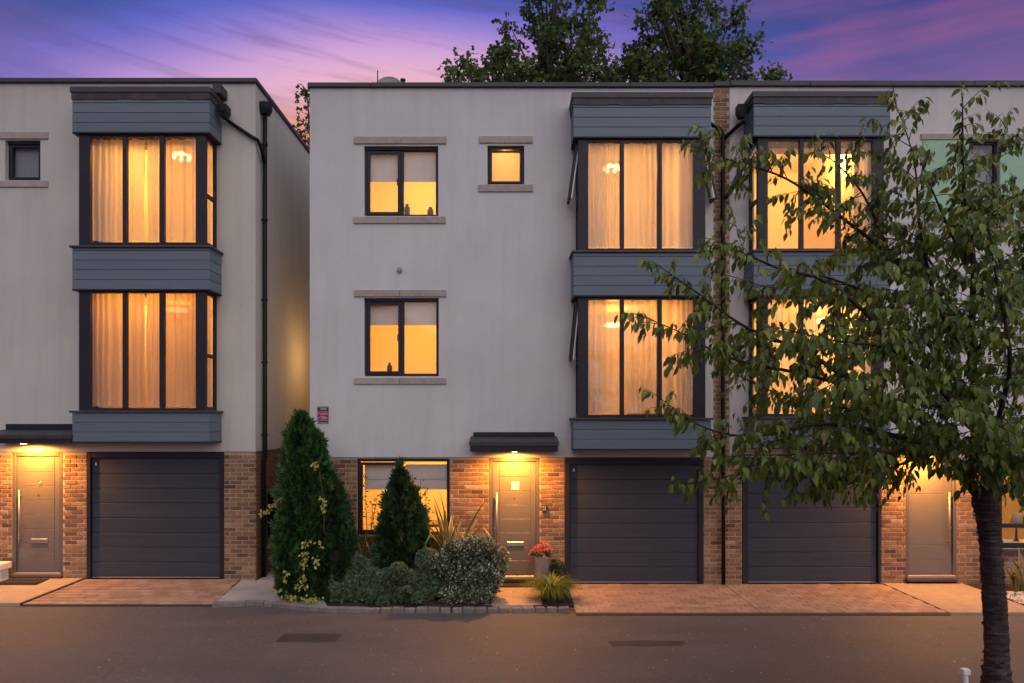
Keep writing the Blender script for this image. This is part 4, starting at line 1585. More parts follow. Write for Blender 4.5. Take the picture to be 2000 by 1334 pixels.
wall_holes(mb, fx(1450), RX1, -.055, ZBR - .001, [(rga[0] - .1, rga[1], rga[2], rga[3]), rdr, rgw], .024, .30)
RB = mb.build('brick_wall', 'mortar', RH)
lay_bricks(RB, rga[1], rdr[0], 0, ZBR - .01, .0165, phase=.02)
lay_bricks(RB, rdr[1], rgw[0], 0, ZBR - .01, .0165, phase=.02)
lay_bricks(RB, rgw[0], fx(2040), 0, rgw[2] - .03, .0165, phase=.02)
lay_bricks(RB, fx(2040), RX1, 0, rgw[2] - .03, .0165, phase=.02, joined=True)
RBAY = bay(RH, 1472, 1739, 179, [('c', 203, 267, 4), ('w', 275, 485, 492), ('c', 492, 578, 4), ('w', 584, 808, 818), ('c', 818, 877, 3)],
           [(1500, 1562), (1570, 1634), (1643, 1705)], opened=[(0, 0, .42)])
garage(RH, (1450, 1722, 893.5), (1460, 1712, 906), .0, sticker=False)
front_door(RH, (1770, 1870, 894.5), .06, False, False, grooves=3)
canopy(RH, 1738, 1902, 846, 859, 884, 1820)
room(RH, r0 - .05, r1 + .25, fz(496, -.4), ZTR - .37, .302, 3.2, (fx(1640, 1.0), 1.2, fz(300, 1)), 85)
room(RH, r0 - .05, r1 + .25, fz(822, -.4), fz(572, -.4), .302, 3.2, (fx(1620, 1.0), 1.2, fz(640, 1)), 85)
room(RH, fx(1930), fx(2200), .02, fz(880), .302, 3.2, (fx(2060, 1.5), 1.5, fz(930)), 32)
za, zb_ = fz(813, -.3) + .05, fz(583, -.3) + .05
curtain(RBAY, fx(1500, -.3), fx(1600, -.3), za, zb_, -.22, 'sheer', .08, .035, 21)
curtain(RBAY, fx(1606, -.3), fx(1710, -.3), za, zb_, -.22, 'sheer', .08, .035, 22)
curtain(RBAY, fx(1684, -.3), fx(1718, -.3), fz(487, -.3), fz(273, -.3) + .05, -.22, 'sheer', .06, .03, 23)
# green panelled window
gp_ = MB()
gp_.cbox(fx(1802), fx(1893) - .004, -.012, .03, fz(430), fz(274), .004)
gp_.cbox(fx(1952) + .004, fx(2060), -.012, .03, fz(430), fz(274), .004)
gp_.build('glazed_panel', 'green_panel', RH)
rw = MB()
bars(rw, fx(1893), fx(1952), fz(430), fz(274), .05, .06, .13)
RW = rw.build('window', 'frame_dark', RH)
pane(fx(1893) + .05, fx(1952) - .05, fz(430) + .05, fz(274) - .05, .09, RW)
MB().box(fx(1893), fx(1952), .2, .22, fz(430), fz(274)).build('blind', 'slab_grey', RW)
MB().cbox(fx(1798), fx(2062), -.026, .10, fz(273.6), fz(262), .006).build('lintel', 'stone', RW)
MB().cbox(fx(1798), fx(2062), -.026, .10, fz(444), fz(430.4), .006).build('sill', 'stone', RW)
window(RH, (1960, 2105, 582, 735), 2033, (1942, 2122, 566.5, 580), (1942, 2122, 738, 750.5), blind=700)
room(RH, fx(1900), fx(2160), fz(770), fz(560), .302, 1.6)
gwr = window(RH, (1950, 2140, 896, 1072), 2045, None, None, y=.06)
MB().cbox(fx(1955), fx(2135), .062, .125, fz(1032), fz(1024), .004).build('transom', 'frame_dark', gwr)
MB().cbox(fx(1945), fx(2145), -.06, .10, fz(1079), fz(1072.3), .006).build('sill', 'coping_metal', gwr)
vs_ = thing('side_lamp', 'small yellow lamp behind the ground-floor window beside the cherry trunk', 'lamp', (fx(1985, .5), .5, fz(1066)))
MB().lathe(fx(1985, .5), .5, [(.05, fz(1066)), (.02, fz(1060)), (.015, fz(1040)), (.015, fz(1030))], 14).build('base', 'vase_dark', vs_, True)
MB().lathe(fx(1985, .5), .5, [(.10, fz(1030)), (.06, fz(1012)), (.058, fz(1011))], 18).build('lamp_shade', 'blind_cloth', vs_, True)
MB().cbox(fx(1955, .4), fx(2120, .4), .33, .7, fz(1072), fz(1066) - .002, .01).build('window_shelf', 'white_paint', RH)

# ================================================================== LEFT HOUSE
LH = thing('detached_house', 'warm white three-storey house with blue-grey bay across the side path from the others', 'house', (-8, 3, .09))
LX0, LX1 = -13.0, fx(499)
ZTL = fz(163)
ZBL = fz(882)
l0, l1 = fx(176, -.455) - .05, fx(409, -.5) - .125
mb = MB()
wall_holes(mb, LX0, LX1, ZBL, ZTL, [(fx(10), fx(79), fz(352), fz(274)), (l0, l1, fz(477, -.4), fz(262, -.4)), (l0, l1, fz(801, -.4), fz(568, -.4))], 0, .30)
mb.box(LX1 - .3, LX1, .3005, 9, ZBL, ZTL)
mb.box(LX0, LX0 + .3, .3005, 9, ZBL, ZTL)
mb.box(LX0 + .3005, LX1 - .3005, 8.7, 9, ZBL, ZTL)
mb.build('wall', 'render_warm', LH)
MB().box(LX0 + .3005, LX1 - .3005, .3005, 8.699, ZTL - .35, ZTL - .2).build('roof', 'lead', LH)
coping(LH, LX0, LX1 + .04, fz(151.5, -.05), ZTL + .001, joints=(fx(-200), fx(195)))
MB().cbox(LX1 - .34, LX1 + .04, .362, 9.04, ZTL + .001, fz(151.5, -.05), .008).build('coping', 'coping_metal', LH)
LB0 = .085
mb = MB()
lga = (fx(168), fx(437), -.1, fz(882.6))
ldr = (fx(22), fx(121), -.1, fz(884))
wall_holes(mb, LX0, LX1 - .02, -.055, ZBL - .001, [ldr, lga], .024, .30)
mb.box(LX1 - .3, LX1 - .02, .3005, 9, -.05, ZBL - .001)
LB = mb.build('brick_wall', 'mortar', LH)
lay_bricks(LB, fx(-30), ldr[0], LB0, ZBL - .01, .0165, phase=.09)
lay_bricks(LB, ldr[1], lga[0], LB0, ZBL - .01, .0165, phase=.09)
lay_bricks(LB, lga[1], LX1 - .0135, LB0, ZBL - .01, .0165, phase=LX1 - .02 - .225 * 8 + .005)
lay_bricks(LB, .07, 6, LB0 - .02, ZBL - .01, LX1 - .0125, phase=.17, axis='y', joined=True)
window(LH, (10, 79, 274, 352), None, (-5, 95, 258.5, 272), (-5, 95, 353.5, 366), blind=349, blindmat='pane_reflect_grey')  # grey blind added behind this pane to imitate its grey reflection
room(LH, fx(-60), fx(120), fz(385), fz(245), .302, 2.0)
LBAY = bay(LH, 141, 409, 170, [('c', 193, 260, 4), ('w', 267, 473, 480), ('c', 484, 567, 4), ('w', 572, 797, 806), ('c', 806, 865, 3)],
           [(176, 239), (247, 311), (320, 382)])
garage(LH, (168, 437, 882.5), (180, 430, 896), LB0)
front_door(LH, (22, 121, 884), LB0 + .02, True, False, numeral=True)
canopy(LH, -34, 139, 828, 843, 866, 46)
room(LH, l0 - .1, l1 + .2, fz(484, -.4), ZTL - .37, .302, 3.2, (fx(355, 1.3), 1.3, fz(304, 1.3)), 62, fixture=False)
room(LH, l0 - .1, l1 + .2, fz(808, -.4), fz(558, -.4), .302, 3.2, (fx(347, 1.3), 1.3, fz(604, 1.3)), 78, (1, .37, .04), fixture=False)
chandelier((fx(355, 1.3), 1.3, fz(307, 1.3)), 'crystal chandelier glowing in the top bay of the warm white house', 'crystal')
chandelier((fx(347, 1.3), 1.3, fz(608, 1.3)), 'round flat ceiling light in the middle-floor bay of the warm white house', 'disc')
for (q0, q1, sd, mt) in ((265, 475, 13, 'sheer'), (570, 799, 15, 'drape')):
    za, zb_ = fz(q1, -.3) + .05, fz(q0, -.3) + .05
    A, Bx = fx(166, -.3), fx(398, -.3)
    mid = fx(281, -.3)
    curtain(LBAY, A + .05, mid - .006, za, zb_, -.24, mt, .13, .045, sd)
    curtain(LBAY, mid + .006, Bx - .05, za, zb_, -.24, mt, .13, .045, sd + 1)
for (q0, q1, mt) in ((265, 475, 'sheer'), (570, 799, 'drape')):
    za, zb_ = fz(q1, -.3) + .05, fz(q0, -.3) + .05
    sc = curtain(LBAY, 0, .40, za, zb_, 0, mt, .09, .02, 41)
    sc.rotation_euler = (0, 0, R(90))
    sc.location = Vector((fx(409, -.5) - .19, -.19, za)) - wpos(LBAY)
# rainwater pipes at the corner
pxl, pyl = LX1 + .07, .28
dp = downpipe(LH, [(pxl, pyl, fz(224, .28)), (pxl, pyl, fz(860)), (pxl, pyl, ZBL - .1), (pxl - .02, pyl, ZBL - .2), (pxl - .02, pyl, .05)], .040,
              [])
for z_ in (fz(270), fz(420), fz(580), fz(705), fz(850), fz(1000)):
    mb = MB()
    mb.tube([(pxl, pyl, z_ - .02), (pxl, pyl, z_ + .02)], .05, 12)
    mb.cbox(pxl - .075, pxl, pyl - .012, pyl + .012, z_ - .01, z_ + .01, .002)
    mb.build('bracket', 'pipe_black', dp)
hopper(LH, pxl, pyl, fz(224, .28), .2, .2, .2)
MB().tube([(pxl - .02, pyl, fz(208, .28)), (pxl - .02, pyl, fz(196, .28))], .012, 6).build('overflow', 'pipe_black', LH)
downpipe(LH, [(fx(440, -.2), -.2, fz(230, -.2)), (fx(447, -.08), -.06, fz(238, -.06)), (fx(490, -.06), -.06, fz(266, -.06)), (LX1 + .05, -.04, fz(275)), (LX1 + .07, .1, fz(290, .1)), (pxl, pyl - .03, fz(315, .2))], .034)
hopper(LH, fx(438, -.2), -.22, fz(231, -.2), .17, .2, .2)
MB().cbox(fx(424, -.1), fx(440, -.1), -.3, -.004, fz(197), fz(178), .01).build('gutter_outlet', 'lead', LH)
MB().cbox(LX1 - .005, LX1 + .10, .62, .78, .75, 1.55, .01).build('meter_box', 'pipe_black', LH)

# mats, bench end
for (xa, xb, ya, yb, z_, lab) in ((fx(-8), fx(103), -.42, -.08, zl(0, -.25) + .014, 'dark doormat on the tan path before the warm white house'),
                                  (fx(976), fx(1040), -.30, -.06, .006, 'dark doormat at the step of the door with the square plate')):
    tag(MB().cbox(xa, xb, ya, yb, z_, z_ + .02, .006).build('doormat', 'mat_dark'), lab, 'doormat')
bn = thing('garden_stool', 'low white stool against the bricks beside the left front door', 'stool', (fx(-10), -.2, .08))
MB().cbox(fx(-40, -.2), fx(12, -.2), -.35, -.06, fz(1112, -.2), fz(1099, -.2), .01).build('seat', 'white_paint', bn)
for q in (-34, 5):
    MB().cbox(fx(q, -.2) - .035, fx(q, -.2) + .035, -.30, -.10, .075, fz(1112, -.2) - .001, .008).build('leg', 'white_paint', bn)

# ================================================================== PLANTS
ZERO5 = [0] * 5


def conifer(px, y, top, R_, label, mat, n, lobes=(), group=None, seed=0, pw=2.6):
    cx = fx(px, y)
    H = fz(top, y)
    t_ = thing('conifer', label, 'conifer', (cx, y, 0), group)
    rg = np.random.default_rng(seed)
    cols = [(cx, y, H, R_)] + [(cx + dx, y + dy, h_, r_) for dx, dy, h_, r_ in lobes]

    for k in range(6):
        a_ = k * 1.047 + rg.uniform(-.4, .4)
        cols.append((cx + R_ * .62 * math.cos(a_), y + R_ * .62 * math.sin(a_), H * rg.uniform(.38, .80), R_ * rg.uniform(.36, .48)))

    def prof(tt_):
        return np.clip((.55 + .45 * np.sin(np.clip(tt_ * 2.6, 0, 1.57))) * np.clip(1 - tt_ ** pw, 0, 1) ** .75, .0, 1) + .015
    tot = sum(c_[2] * c_[3] for c_ in cols)
    P, A, N_, V_ = [], [], [], []
    for (x_, y_, h_, r_) in cols:
        k = int(n * h_ * r_ / tot)
        tz = rg.random(k) ** 1.08
        an = rg.random(k) * 6.283
        lump = 1 + .13 * np.sin(an * 5 + tz * 13 + seed) + .12 * np.sin(an * 8 - tz * 27) + .09 * np.sin(an * 3 + tz * 41)
        rr = r_ * prof(tz) * lump * (1 - .22 * rg.random(k) ** 2) * (1 + .22 * rg.random(k) * (rg.random(k) > .80))
        p_ = np.stack([x_ + rr * np.cos(an), y_ + rr * np.sin(an), .04 + tz * h_], 1)
        rad = np.stack([np.cos(an), np.sin(an), np.zeros(k)], 1)
        keep = np.ones(k, bool)
        for (x2, y2, h2, r2) in cols:
            if (x2, y2) != (x_, y_):
                q = prof(np.clip((p_[:, 2]) / h2, 0, 1.2)) * r2 * .75
                keep &= ~((np.hypot(p_[:, 0] - x2, p_[:, 1] - y2) < q) & (p_[:, 2] < h2))
        al = rad * .55 + np.array([[0, 0, .85]]) + rg.normal(size=(k, 3)) * .32
        nn = np.stack([-np.sin(an), np.cos(an), np.zeros(k)], 1) + rg.normal(size=(k, 3)) * .5
        P.append(p_[keep])
        A.append(al[keep])
        N_.append(nn[keep])
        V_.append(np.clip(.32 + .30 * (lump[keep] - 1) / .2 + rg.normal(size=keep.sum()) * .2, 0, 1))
        kk = 160
        tw = rg.random(kk)
        P.append(np.stack([x_ + rg.normal(size=kk) * .05 * (1.15 - tw), y_ + rg.normal(size=kk) * .05 * (1.15 - tw), h_ * .90 + tw * .34], 1))
        A.append(np.stack([rg.normal(size=kk) * .35, rg.normal(size=kk) * .35, np.ones(kk)], 1))
        N_.append(rg.normal(size=(kk, 3)))
        V_.append(np.clip(rg.normal(size=kk) * .2 + .6, 0, 1))
    P, A, N_, V_ = map(np.concatenate, (P, A, N_, V_))
    scatter('foliage', SP_V, SP_F, [0] * len(SP_V), P, frames(A, N_), rg.uniform(.06, .13, len(P)) * np.where(rg.random(len(P)) > .85, 1.6, 1.0), V_, mat, t_)
    hb = MB()  # solid dark hull added to block the view through the foliage
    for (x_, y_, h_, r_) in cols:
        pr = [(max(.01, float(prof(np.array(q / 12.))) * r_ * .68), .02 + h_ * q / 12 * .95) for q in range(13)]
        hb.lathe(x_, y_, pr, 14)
    hb.build('inner_hull', 'hull_dark', t_, True)
    MB().tube([(cx, y, -.03), (cx, y, .35)], [.05, .03], 8).build('trunk', 'bark', t_)
    return t_


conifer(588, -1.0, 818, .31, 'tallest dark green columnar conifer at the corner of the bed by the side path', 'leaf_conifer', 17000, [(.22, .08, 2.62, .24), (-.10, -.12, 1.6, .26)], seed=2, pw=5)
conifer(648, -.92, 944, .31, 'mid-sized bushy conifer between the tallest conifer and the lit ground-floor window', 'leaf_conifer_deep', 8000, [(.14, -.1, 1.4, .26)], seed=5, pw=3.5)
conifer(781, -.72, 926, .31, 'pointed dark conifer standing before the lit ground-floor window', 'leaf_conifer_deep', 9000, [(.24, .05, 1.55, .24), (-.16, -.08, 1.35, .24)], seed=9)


def shrub(name, label, cat, pxblobs, n, size, tv, tf, tt_, mat, part, group=None, **kw):
    bl = []
    for (px, py, rx, rz, y) in pxblobs:
        s_ = (D0 + y) / F
        bl.append((fx(px, y), y, fz(py, y), rx * s_, min(rx * s_, .42), rz * s_))
    t_ = thing(name, label, cat, (sum(b[0] for b in bl) / len(bl), sum(b[1] for b in bl) / len(bl), 0), group)
    mound(t_, bl, n, size, tv, tf, tt_, mat, part, **kw)
    return t_


# rosette of small pointed leaves for the hebes
RO_V, RO_F = [], []
for k in range(6):
    a = k * math.pi / 3
    tl = .5 if k % 2 else .95
    ca, sa = math.cos(a), math.sin(a)
    b = len(RO_V)
    RO_V += [(0, .15 * tl, 0), (ca * .5 - sa * .2, .35 + tl * .3, sa * .5 + ca * .2), (ca * .8, .5 + tl * .45, sa * .8), (ca * .5 + sa * .2, .35 + tl * .3, sa * .5 - ca * .2)]
    RO_F += [(b, b + 1, b + 2, b + 3)]
ROT = [0] * len(RO_V)

def lobed(cx, cy, rx, rz, y, n, seed):
    """a main dome with smaller lobes round its face"""
    rg = random.Random(seed)
    out = [(cx, cy, rx * .82, rz * .82, y)]
    for k in range(n):
        a = 6.283 * (k + rg.uniform(-.3, .3)) / n
        q = rg.uniform(.55, .85)
        r_ = rg.uniform(.26, .42)
        py = cy + rz * q * math.sin(a)
        if py + rz * r_ > 1186:
            py = 1186 - rz * r_
        out.append((cx + rx * q * math.cos(a), py, rx * r_, rz * r_ * 1.05, y - rg.uniform(.05, .30)))
    return out


shrub('shrub', 'low grey-green hebe mound at the foot of the mid-sized conifer', 'shrub',
      lobed(692, 1136, 46, 52, -.95, 9, 1) + lobed(668, 1160, 24, 28, -1.15, 5, 2), 10000, .036, RO_V, RO_F, ROT, 'leaf_hebe', 'foliage', varbase=.5, shell=.2)
shrub('shrub', 'low grey-green hebe mound spilling over the sett kerb before the pointed conifer', 'shrub',
      lobed(768, 1148, 46, 40, -1.0, 9, 3) + lobed(738, 1166, 24, 22, -1.2, 5, 4) + lobed(796, 1166, 24, 22, -1.2, 5, 5), 10000, .036, RO_V, RO_F, ROT, 'leaf_hebe', 'foliage', varbase=.42, shell=.2)
shrub('shrub', 'small olive hebe tucked between the pointed conifer and the variegated bush', 'shrub',
      lobed(836, 1128, 28, 48, -.9, 8, 6), 4600, .036, RO_V, RO_F, ROT, 'leaf_hebe', 'foliage', varbase=.62, shell=.2)
EU_T = [-.3, .32, -.32, .32, .25]
shrub('shrub', 'large rounded bush of white-edged variegated leaves beside the front path', 'shrub',
      lobed(922, 1108, 72, 58, -.95, 13, 7) + lobed(940, 1136, 36, 34, -1.15, 7, 8) + lobed(884, 1100, 36, 40, -1.05, 7, 9), 11000, .052, OV_V, OV_F, EU_T, 'leaf_euonymus', 'foliage', varbase=.36)
shrub('shrub', 'tiny white-edged leafy bush at the foot of the large variegated bush', 'shrub',
      [(882, 1163, 22, 20, -1.25)], 900, .046, OV_V, OV_F, EU_T, 'leaf_euonymus', 'foliage', varbase=.34)
shrub('shrub', 'squat white-edged leafy bush at the kerb corner of the front path', 'shrub',
      [(930, 1166, 26, 20, -1.26), (945, 1155, 22, 24, -1.22)], 1300, .046, OV_V, OV_F, EU_T, 'leaf_euonymus', 'foliage', varbase=.34)
shrub('shrub', 'small dark green plant behind the flower pot', 'shrub', [(1088, 1112, 13, 18, -.16), (1094, 1122, 12, 12, -.2)], 500, .05, OV_V, OV_F, ZERO5, 'leaf_pot', 'foliage', varbase=.2)

# golden ivy
IV = [(522, 996, 12, 6), (536, 986, 10, 5), (545, 975, 8, 5), (510, 1003, 5, 4), (614, 908, 7, 8), (632, 988, 8, 16), (628, 975, 6, 8), (597, 1060, 7, 9), (594, 1083, 9, 6), (593, 1100, 6, 14), (625, 1062, 5, 8), (618, 1095, 5, 12),
      (592, 1128, 7, 12), (565, 1165, 28, 5), (550, 1152, 16, 3), (606, 1168, 20, 7), (575, 1172, 14, 7), (560, 1120, 5, 6), (585, 1145, 14, 8), (556, 1135, 4, 4), (612, 1172, 18, 5)]
iv = thing('ivy', 'yellow variegated ivy trailing through the tallest conifer and over the path', 'ivy', (fx(570, -1.4), -1.4, 0))
ivs = []
for (px, py, rx, ry_) in IV:
    for k in range(int(5 + rx * ry_ * .16)):
        zf_ = py / 1.0
        yy = -1.47 + random.uniform(-.04, .06) if py > 1020 else -1.42 + random.uniform(-.03, .05)
        if px < 560 and py < 1020:
            yy = -1.2 + random.uniform(-.05, .05)
        if py > 1140:
            yy = -1.40 + random.uniform(-.06, .1)
        ivs.append((fx(px + random.gauss(0, rx * .5), yy), yy, max(.02, fz(py + random.gauss(0, ry_ * .5), yy))))
IVP = np.array(ivs)
al = rand_dirs(len(IVP)) * .6 + np.array([[.1, -.5, -.5]])
scatter('leaves', OV_V, OV_F, EU_T, IVP, frames(al, rand_dirs(len(IVP)) + np.array([[0, -1, .6]])), RNG.uniform(.04, .075, len(IVP)), RNG.uniform(.3, .9, len(IVP)), 'leaf_gold', iv)
st_ = MB()
for pts in ([(600, 1165), (592, 1120), (594, 1080), (598, 1050)], [(560, 1010), (545, 985), (530, 992), (512, 1002)], [(632, 1040), (630, 1000), (626, 960), (616, 905)], [(600, 1168), (575, 1166), (548, 1153)]):
    st_.tube([(fx(a_, -1.40), -1.38 if b_ > 1020 else -1.3, max(.015, fz(b_, -1.4))) for a_, b_ in pts], .005, 5)
st_.build('stems', 'stem_brown', iv)


def strap_plant(px, y, n, hmax, spread, label, seed, wid=.034):
    rg = random.Random(seed)
    cx = fx(px, y)
    t_ = thing('strap_leaf_plant', label, 'plant', (cx, y, 0))
    for i in range(n):
        a = rg.uniform(0, 6.283)
        ln = hmax * rg.uniform(.65, 1.05)
        lean = rg.uniform(.1, 1.0) * spread
        w0 = wid * rg.uniform(.7, 1.15)
        bx_, by_ = cx + rg.gauss(0, .07), y + rg.gauss(0, .04)
        kink = rg.random() < .3
        mb = MB()
        vv = []
        m_ = 9
        tw = rg.uniform(-.8, .8)
        pos_ = Vector((bx_, by_, .0))
        ang = lean * .25
        for k in range(m_ + 1):
            f_ = k / m_
            wd = w0 * (.55 + .6 * math.sin(min(1, f_ * 1.6) * 1.57)) * (1 - f_ ** 3) + .001
            side = Vector((-math.sin(a + tw), math.cos(a + tw) * .6, 0)).normalized()
            up_ = Vector((math.cos(a) * math.cos(ang + .001), math.sin(a) * math.cos(ang), 0))
            for s_, va in ((-1, .85), (-.5, .2), (.5, .3), (1, .85)):
                mb.v.append(tuple(pos_ + side * wd * s_ + Vector((0, 0, -abs(s_) * wd * .0 + (1 - abs(s_)) * -wd * .35))))
                vv.append(va)
            stp = ln / m_
            d_ = Vector((math.cos(a) * math.sin(ang), math.sin(a) * math.sin(ang) * .6, math.cos(ang)))
            pos_ = pos_ + d_ * stp
            ang += lean * .20 * (1 + f_)
            if kink and k == 6:
                ang += 1.1
        for k in range(m_):
            for q in range(3):
                mb.f.append((k * 4 + q, k * 4 + q + 1, k * 4 + q + 5, k * 4 + q + 4))
        o = mb.build('leaf', 'leaf_phormium', t_, True)
        at = o.data.attributes.new('var', 'FLOAT', 'POINT')
        sh = rg.uniform(-.15, .12)
        at.data.foreach_set('value', np.clip(np.array(vv) + sh, 0, 1).astype(np.float32))
    return t_


strap_plant(884, -.50, 44, 1.75, .95, 'cream-striped strap-leaved plant behind the variegated bush under the window corner', 3)
strap_plant(696, -.42, 26, 1.45, .9, 'cream-striped strap-leaved plant half hidden behind the mid-sized conifer', 6)
strap_plant(1992, -.55, 26, .75, 1.0, 'small spiky strap-leaved plant in the gravel under the window beside the cherry trunk', 8, .026)


def stem_plant(px, y, stems, label, seed):
    rg = random.Random(seed)
    t_ = thing('leafy_stem_plant', label, 'plant', (fx(px, y), y, 0))
    P, A = [], []
    for (p0, p1, pt_) in stems:
        pts = [(fx(p0, y), y, .03), (fx((p0 + p1) / 2 + rg.uniform(-3, 3), y), y, fz(1100, y) + (fz(pt_, y) - fz(1100, y)) * .5), (fx(p1, y), y, fz(pt_, y))]
        MB().tube(pts, [.008, .006, .003], 6).build('stem', 'stem_brown', t_)
        for k in range(46):
            f_ = rg.random() ** .7
            a_, b_ = (Vector(pts[0]), Vector(pts[1])) if f_ < .5 else (Vector(pts[1]), Vector(pts[2]))
            q = a_.lerp(b_, (f_ % .5) * 2)
            P.append((q.x + rg.gauss(0, .025), q.y + rg.gauss(0, .025), q.z))
            A.append((rg.gauss(0, 1), rg.gauss(0, 1), .5))
    P, A = np.array(P), np.array(A)
    scatter('leaves', OV_V, OV_F, ZERO5, P, frames(A, rand_dirs(len(P))), RNG.uniform(.035, .07, len(P)), RNG.random(len(P)), 'leaf_stem', t_)


stem_plant(718, -.3, [(722, 713, 912), (720, 728, 985), (716, 738, 965), (712, 704, 1000)], 'tall thin twiggy plant before the opening casement of the ground-floor window', 1)
stem_plant(822, -.3, [(812, 806, 925), (826, 832, 955), (820, 822, 935), (830, 838, 990)], 'thin twiggy plant rising beside the pointed conifer', 4)

# ornamental grass
gt_ = thing('ornamental_grass', 'bright green arching grass clump between front path and drive', 'grass clump', (fx(1076, -1.05), -1.05, 0))
P, Fc, Vv = [], [], []
rg = random.Random(3)
for i in range(800):
    a = rg.uniform(0, 6.283)
    r0_ = abs(rg.gauss(0, .07))
    x, y, z = fx(1076, -1.05) + r0_ * math.cos(a), -1.08 + r0_ * math.sin(a) * .8, 0
    ln = rg.uniform(.40, .76)
    ang = rg.uniform(.05, .45)
    va = min(1, max(0, rg.gauss(.5, .22)))
    sd = Vector((-math.sin(a), math.cos(a), 0))
    wd = rg.uniform(.0035, .006)
    b0 = len(P)
    for k in range(7):
        f_ = k / 6
        for s_ in (-1, 1):
            q = Vector((x, y, z)) + sd * (wd * (1 - f_ ** 2) + .0004) * s_
            P.append((q.x, q.y, max(.005, q.z)))
            Vv.append(min(1, va * (.6 + .6 * f_)))
        x += math.cos(a) * math.sin(ang) * ln / 6
        y += math.sin(a) * math.sin(ang) * ln / 6
        z += math.cos(ang) * ln / 6
        ang += .30 + .12 * rg.random()
    for k in range(6):
        Fc.append((b0 + 2 * k, b0 + 2 * k + 1, b0 + 2 * k + 3, b0 + 2 * k + 2))
mb = MB()
mb.v, mb.f = P, Fc
o = mb.build('blades', 'leaf_grass', gt_)
o.data.attributes.new('var', 'FLOAT', 'POINT').data.foreach_set('value', np.array(Vv, dtype=np.float32))
MB().lathe(fx(1076, -1.05), -1.08, [(.10, -.01), (.09, .05), (.02, .08)], 12).build('crown_base', 'stem_brown', gt_)

# flower pot
pcx, pcy = fx(1057, -.24), -.24
pot = thing('flower_pot', 'tapered grey pot of pink flowers beside the front step', 'flower pot', (pcx, pcy, 0))
MB().lathe(pcx, pcy, [(.105, .005), (.12, .02), (.152, .51), (.162, .525), (.162, .545), (.142, .545), (.137, .51), (.02, .50)], 28).build('pot', 'zinc_pot', pot, True)
nl = 260
d = rand_dirs(nl)
d[:, 2] = np.abs(d[:, 2])
pp = np.array([[pcx, pcy, .54]]) + d * np.array([[.19, .17, .15]]) * RNG.uniform(.6, 1, (nl, 1))
scatter('leaves', OV_V, OV_F, [-.2, .3, -.2, .3, .2], pp, frames(d + rand_dirs(nl) * .5, d + rand_dirs(nl) * .4), RNG.uniform(.05, .085, nl), RNG.uniform(.2, .75, nl), 'leaf_pot', pot)
for (qx, qz, qy, r_) in ((1047, 1078, -.33, .055), (1040, 1083, -.26, .05), (1058, 1074, -.30, .055), (1068, 1072, -.24, .055), (1074, 1080, -.30, .055), (1060, 1066, -.2, .045), (1050, 1074, -.22, .05), (1055, 1083, -.37, .045), (1066, 1080, -.34, .04), (1036, 1088, -.3, .035)):
    c_ = np.array([fx(qx, qy), qy, fz(qz - 5, qy)])
    k = 80
    d = rand_dirs(k)
    scatter('flower_head', OV_V, OV_F, [-.2, .1, 0, .1, .15], c_ + d * r_ * .7, frames(d + rand_dirs(k) * .9, d + rand_dirs(k)), np.full(k, r_ * .55), RNG.uniform(.2, .8, k), 'petal_pink', pot)

# ------------------------------------------------------------------ trees behind the roofs
def far_tree(name, label, px, y, top, clumps, n, group='trees behind the roofs', leaf=.20, seed=0):
    rg = np.random.default_rng(seed)
    s_ = (D0 + y) / F
    cx = fx(px, y)
    t_ = thing(name, label, 'tree', (cx, y, -.05), group)
    cen = []
    for (qx, qy, r_) in clumps:
        cen.append((fx(qx, y), y + rg.uniform(-1.6, 1.6), fz(qy, y), r_ * s_))
    z_f = fz(190, y)
    tm = MB()
    tm.tube([(cx, y, -.05), (cx + .1, y, z_f * .5), (cx, y, fz(top + 150, y)), (cx, y, fz(top + 60, y))], [.30, .24, .15, .04], 10)
    tm.build('trunk', 'bark_far', t_, True)
    bm_ = MB()
    P, A = [], []
    for (x_, y_, z_, r_) in cen:
        zs = max(z_f * .55, z_ - abs(x_ - cx) * .9 - 1.2)
        st = Vector((cx, y, min(zs, fz(top + 100, y))))
        en = Vector((x_, y_, z_))
        mid = st.lerp(en, .5) + Vector((0, 0, -.25))
        bm_.tube([st, mid, en], [.07, .045, .015], 6)
        k = int(n * r_ ** 2)
        # twigs inside the clump carry the leaves
        nt = max(5, int(11 * r_ * 2))
        for q in range(nt):
            d_ = rg.normal(size=3)
            d_ /= np.linalg.norm(d_)
            tip = np.array(en) + d_ * r_ * rg.uniform(.55, 1.1) * np.array([1, 1, .85])
            bm_.tube([en, Vector(tip)], [.015, .005], 4, caps=False)
            kk = max(3, k // nt)
            f_ = rg.random(kk)[:, None] ** .6
            P.append(np.array(en) + (tip - np.array(en)) * f_ + rg.normal(size=(kk, 3)) * .17)
            A.append(rg.normal(size=(kk, 3)) * .6 + d_ * .4 + np.array([0, 0, -.35]))
    bm_.build('branches', 'bark_far', t_, True)
    P, A = np.vstack(P), np.vstack(A)
    scatter('crown', FAR_V, FAR_F, [0] * 8, P, frames(A, rg.normal(size=(len(P), 3)) + np.array([[0, 0, .8]])), rg.uniform(.7, 1.25, len(P)) * leaf, np.clip(rg.normal(size=len(P)) * .22 + .42, 0, 1), 'leaf_far', t_)


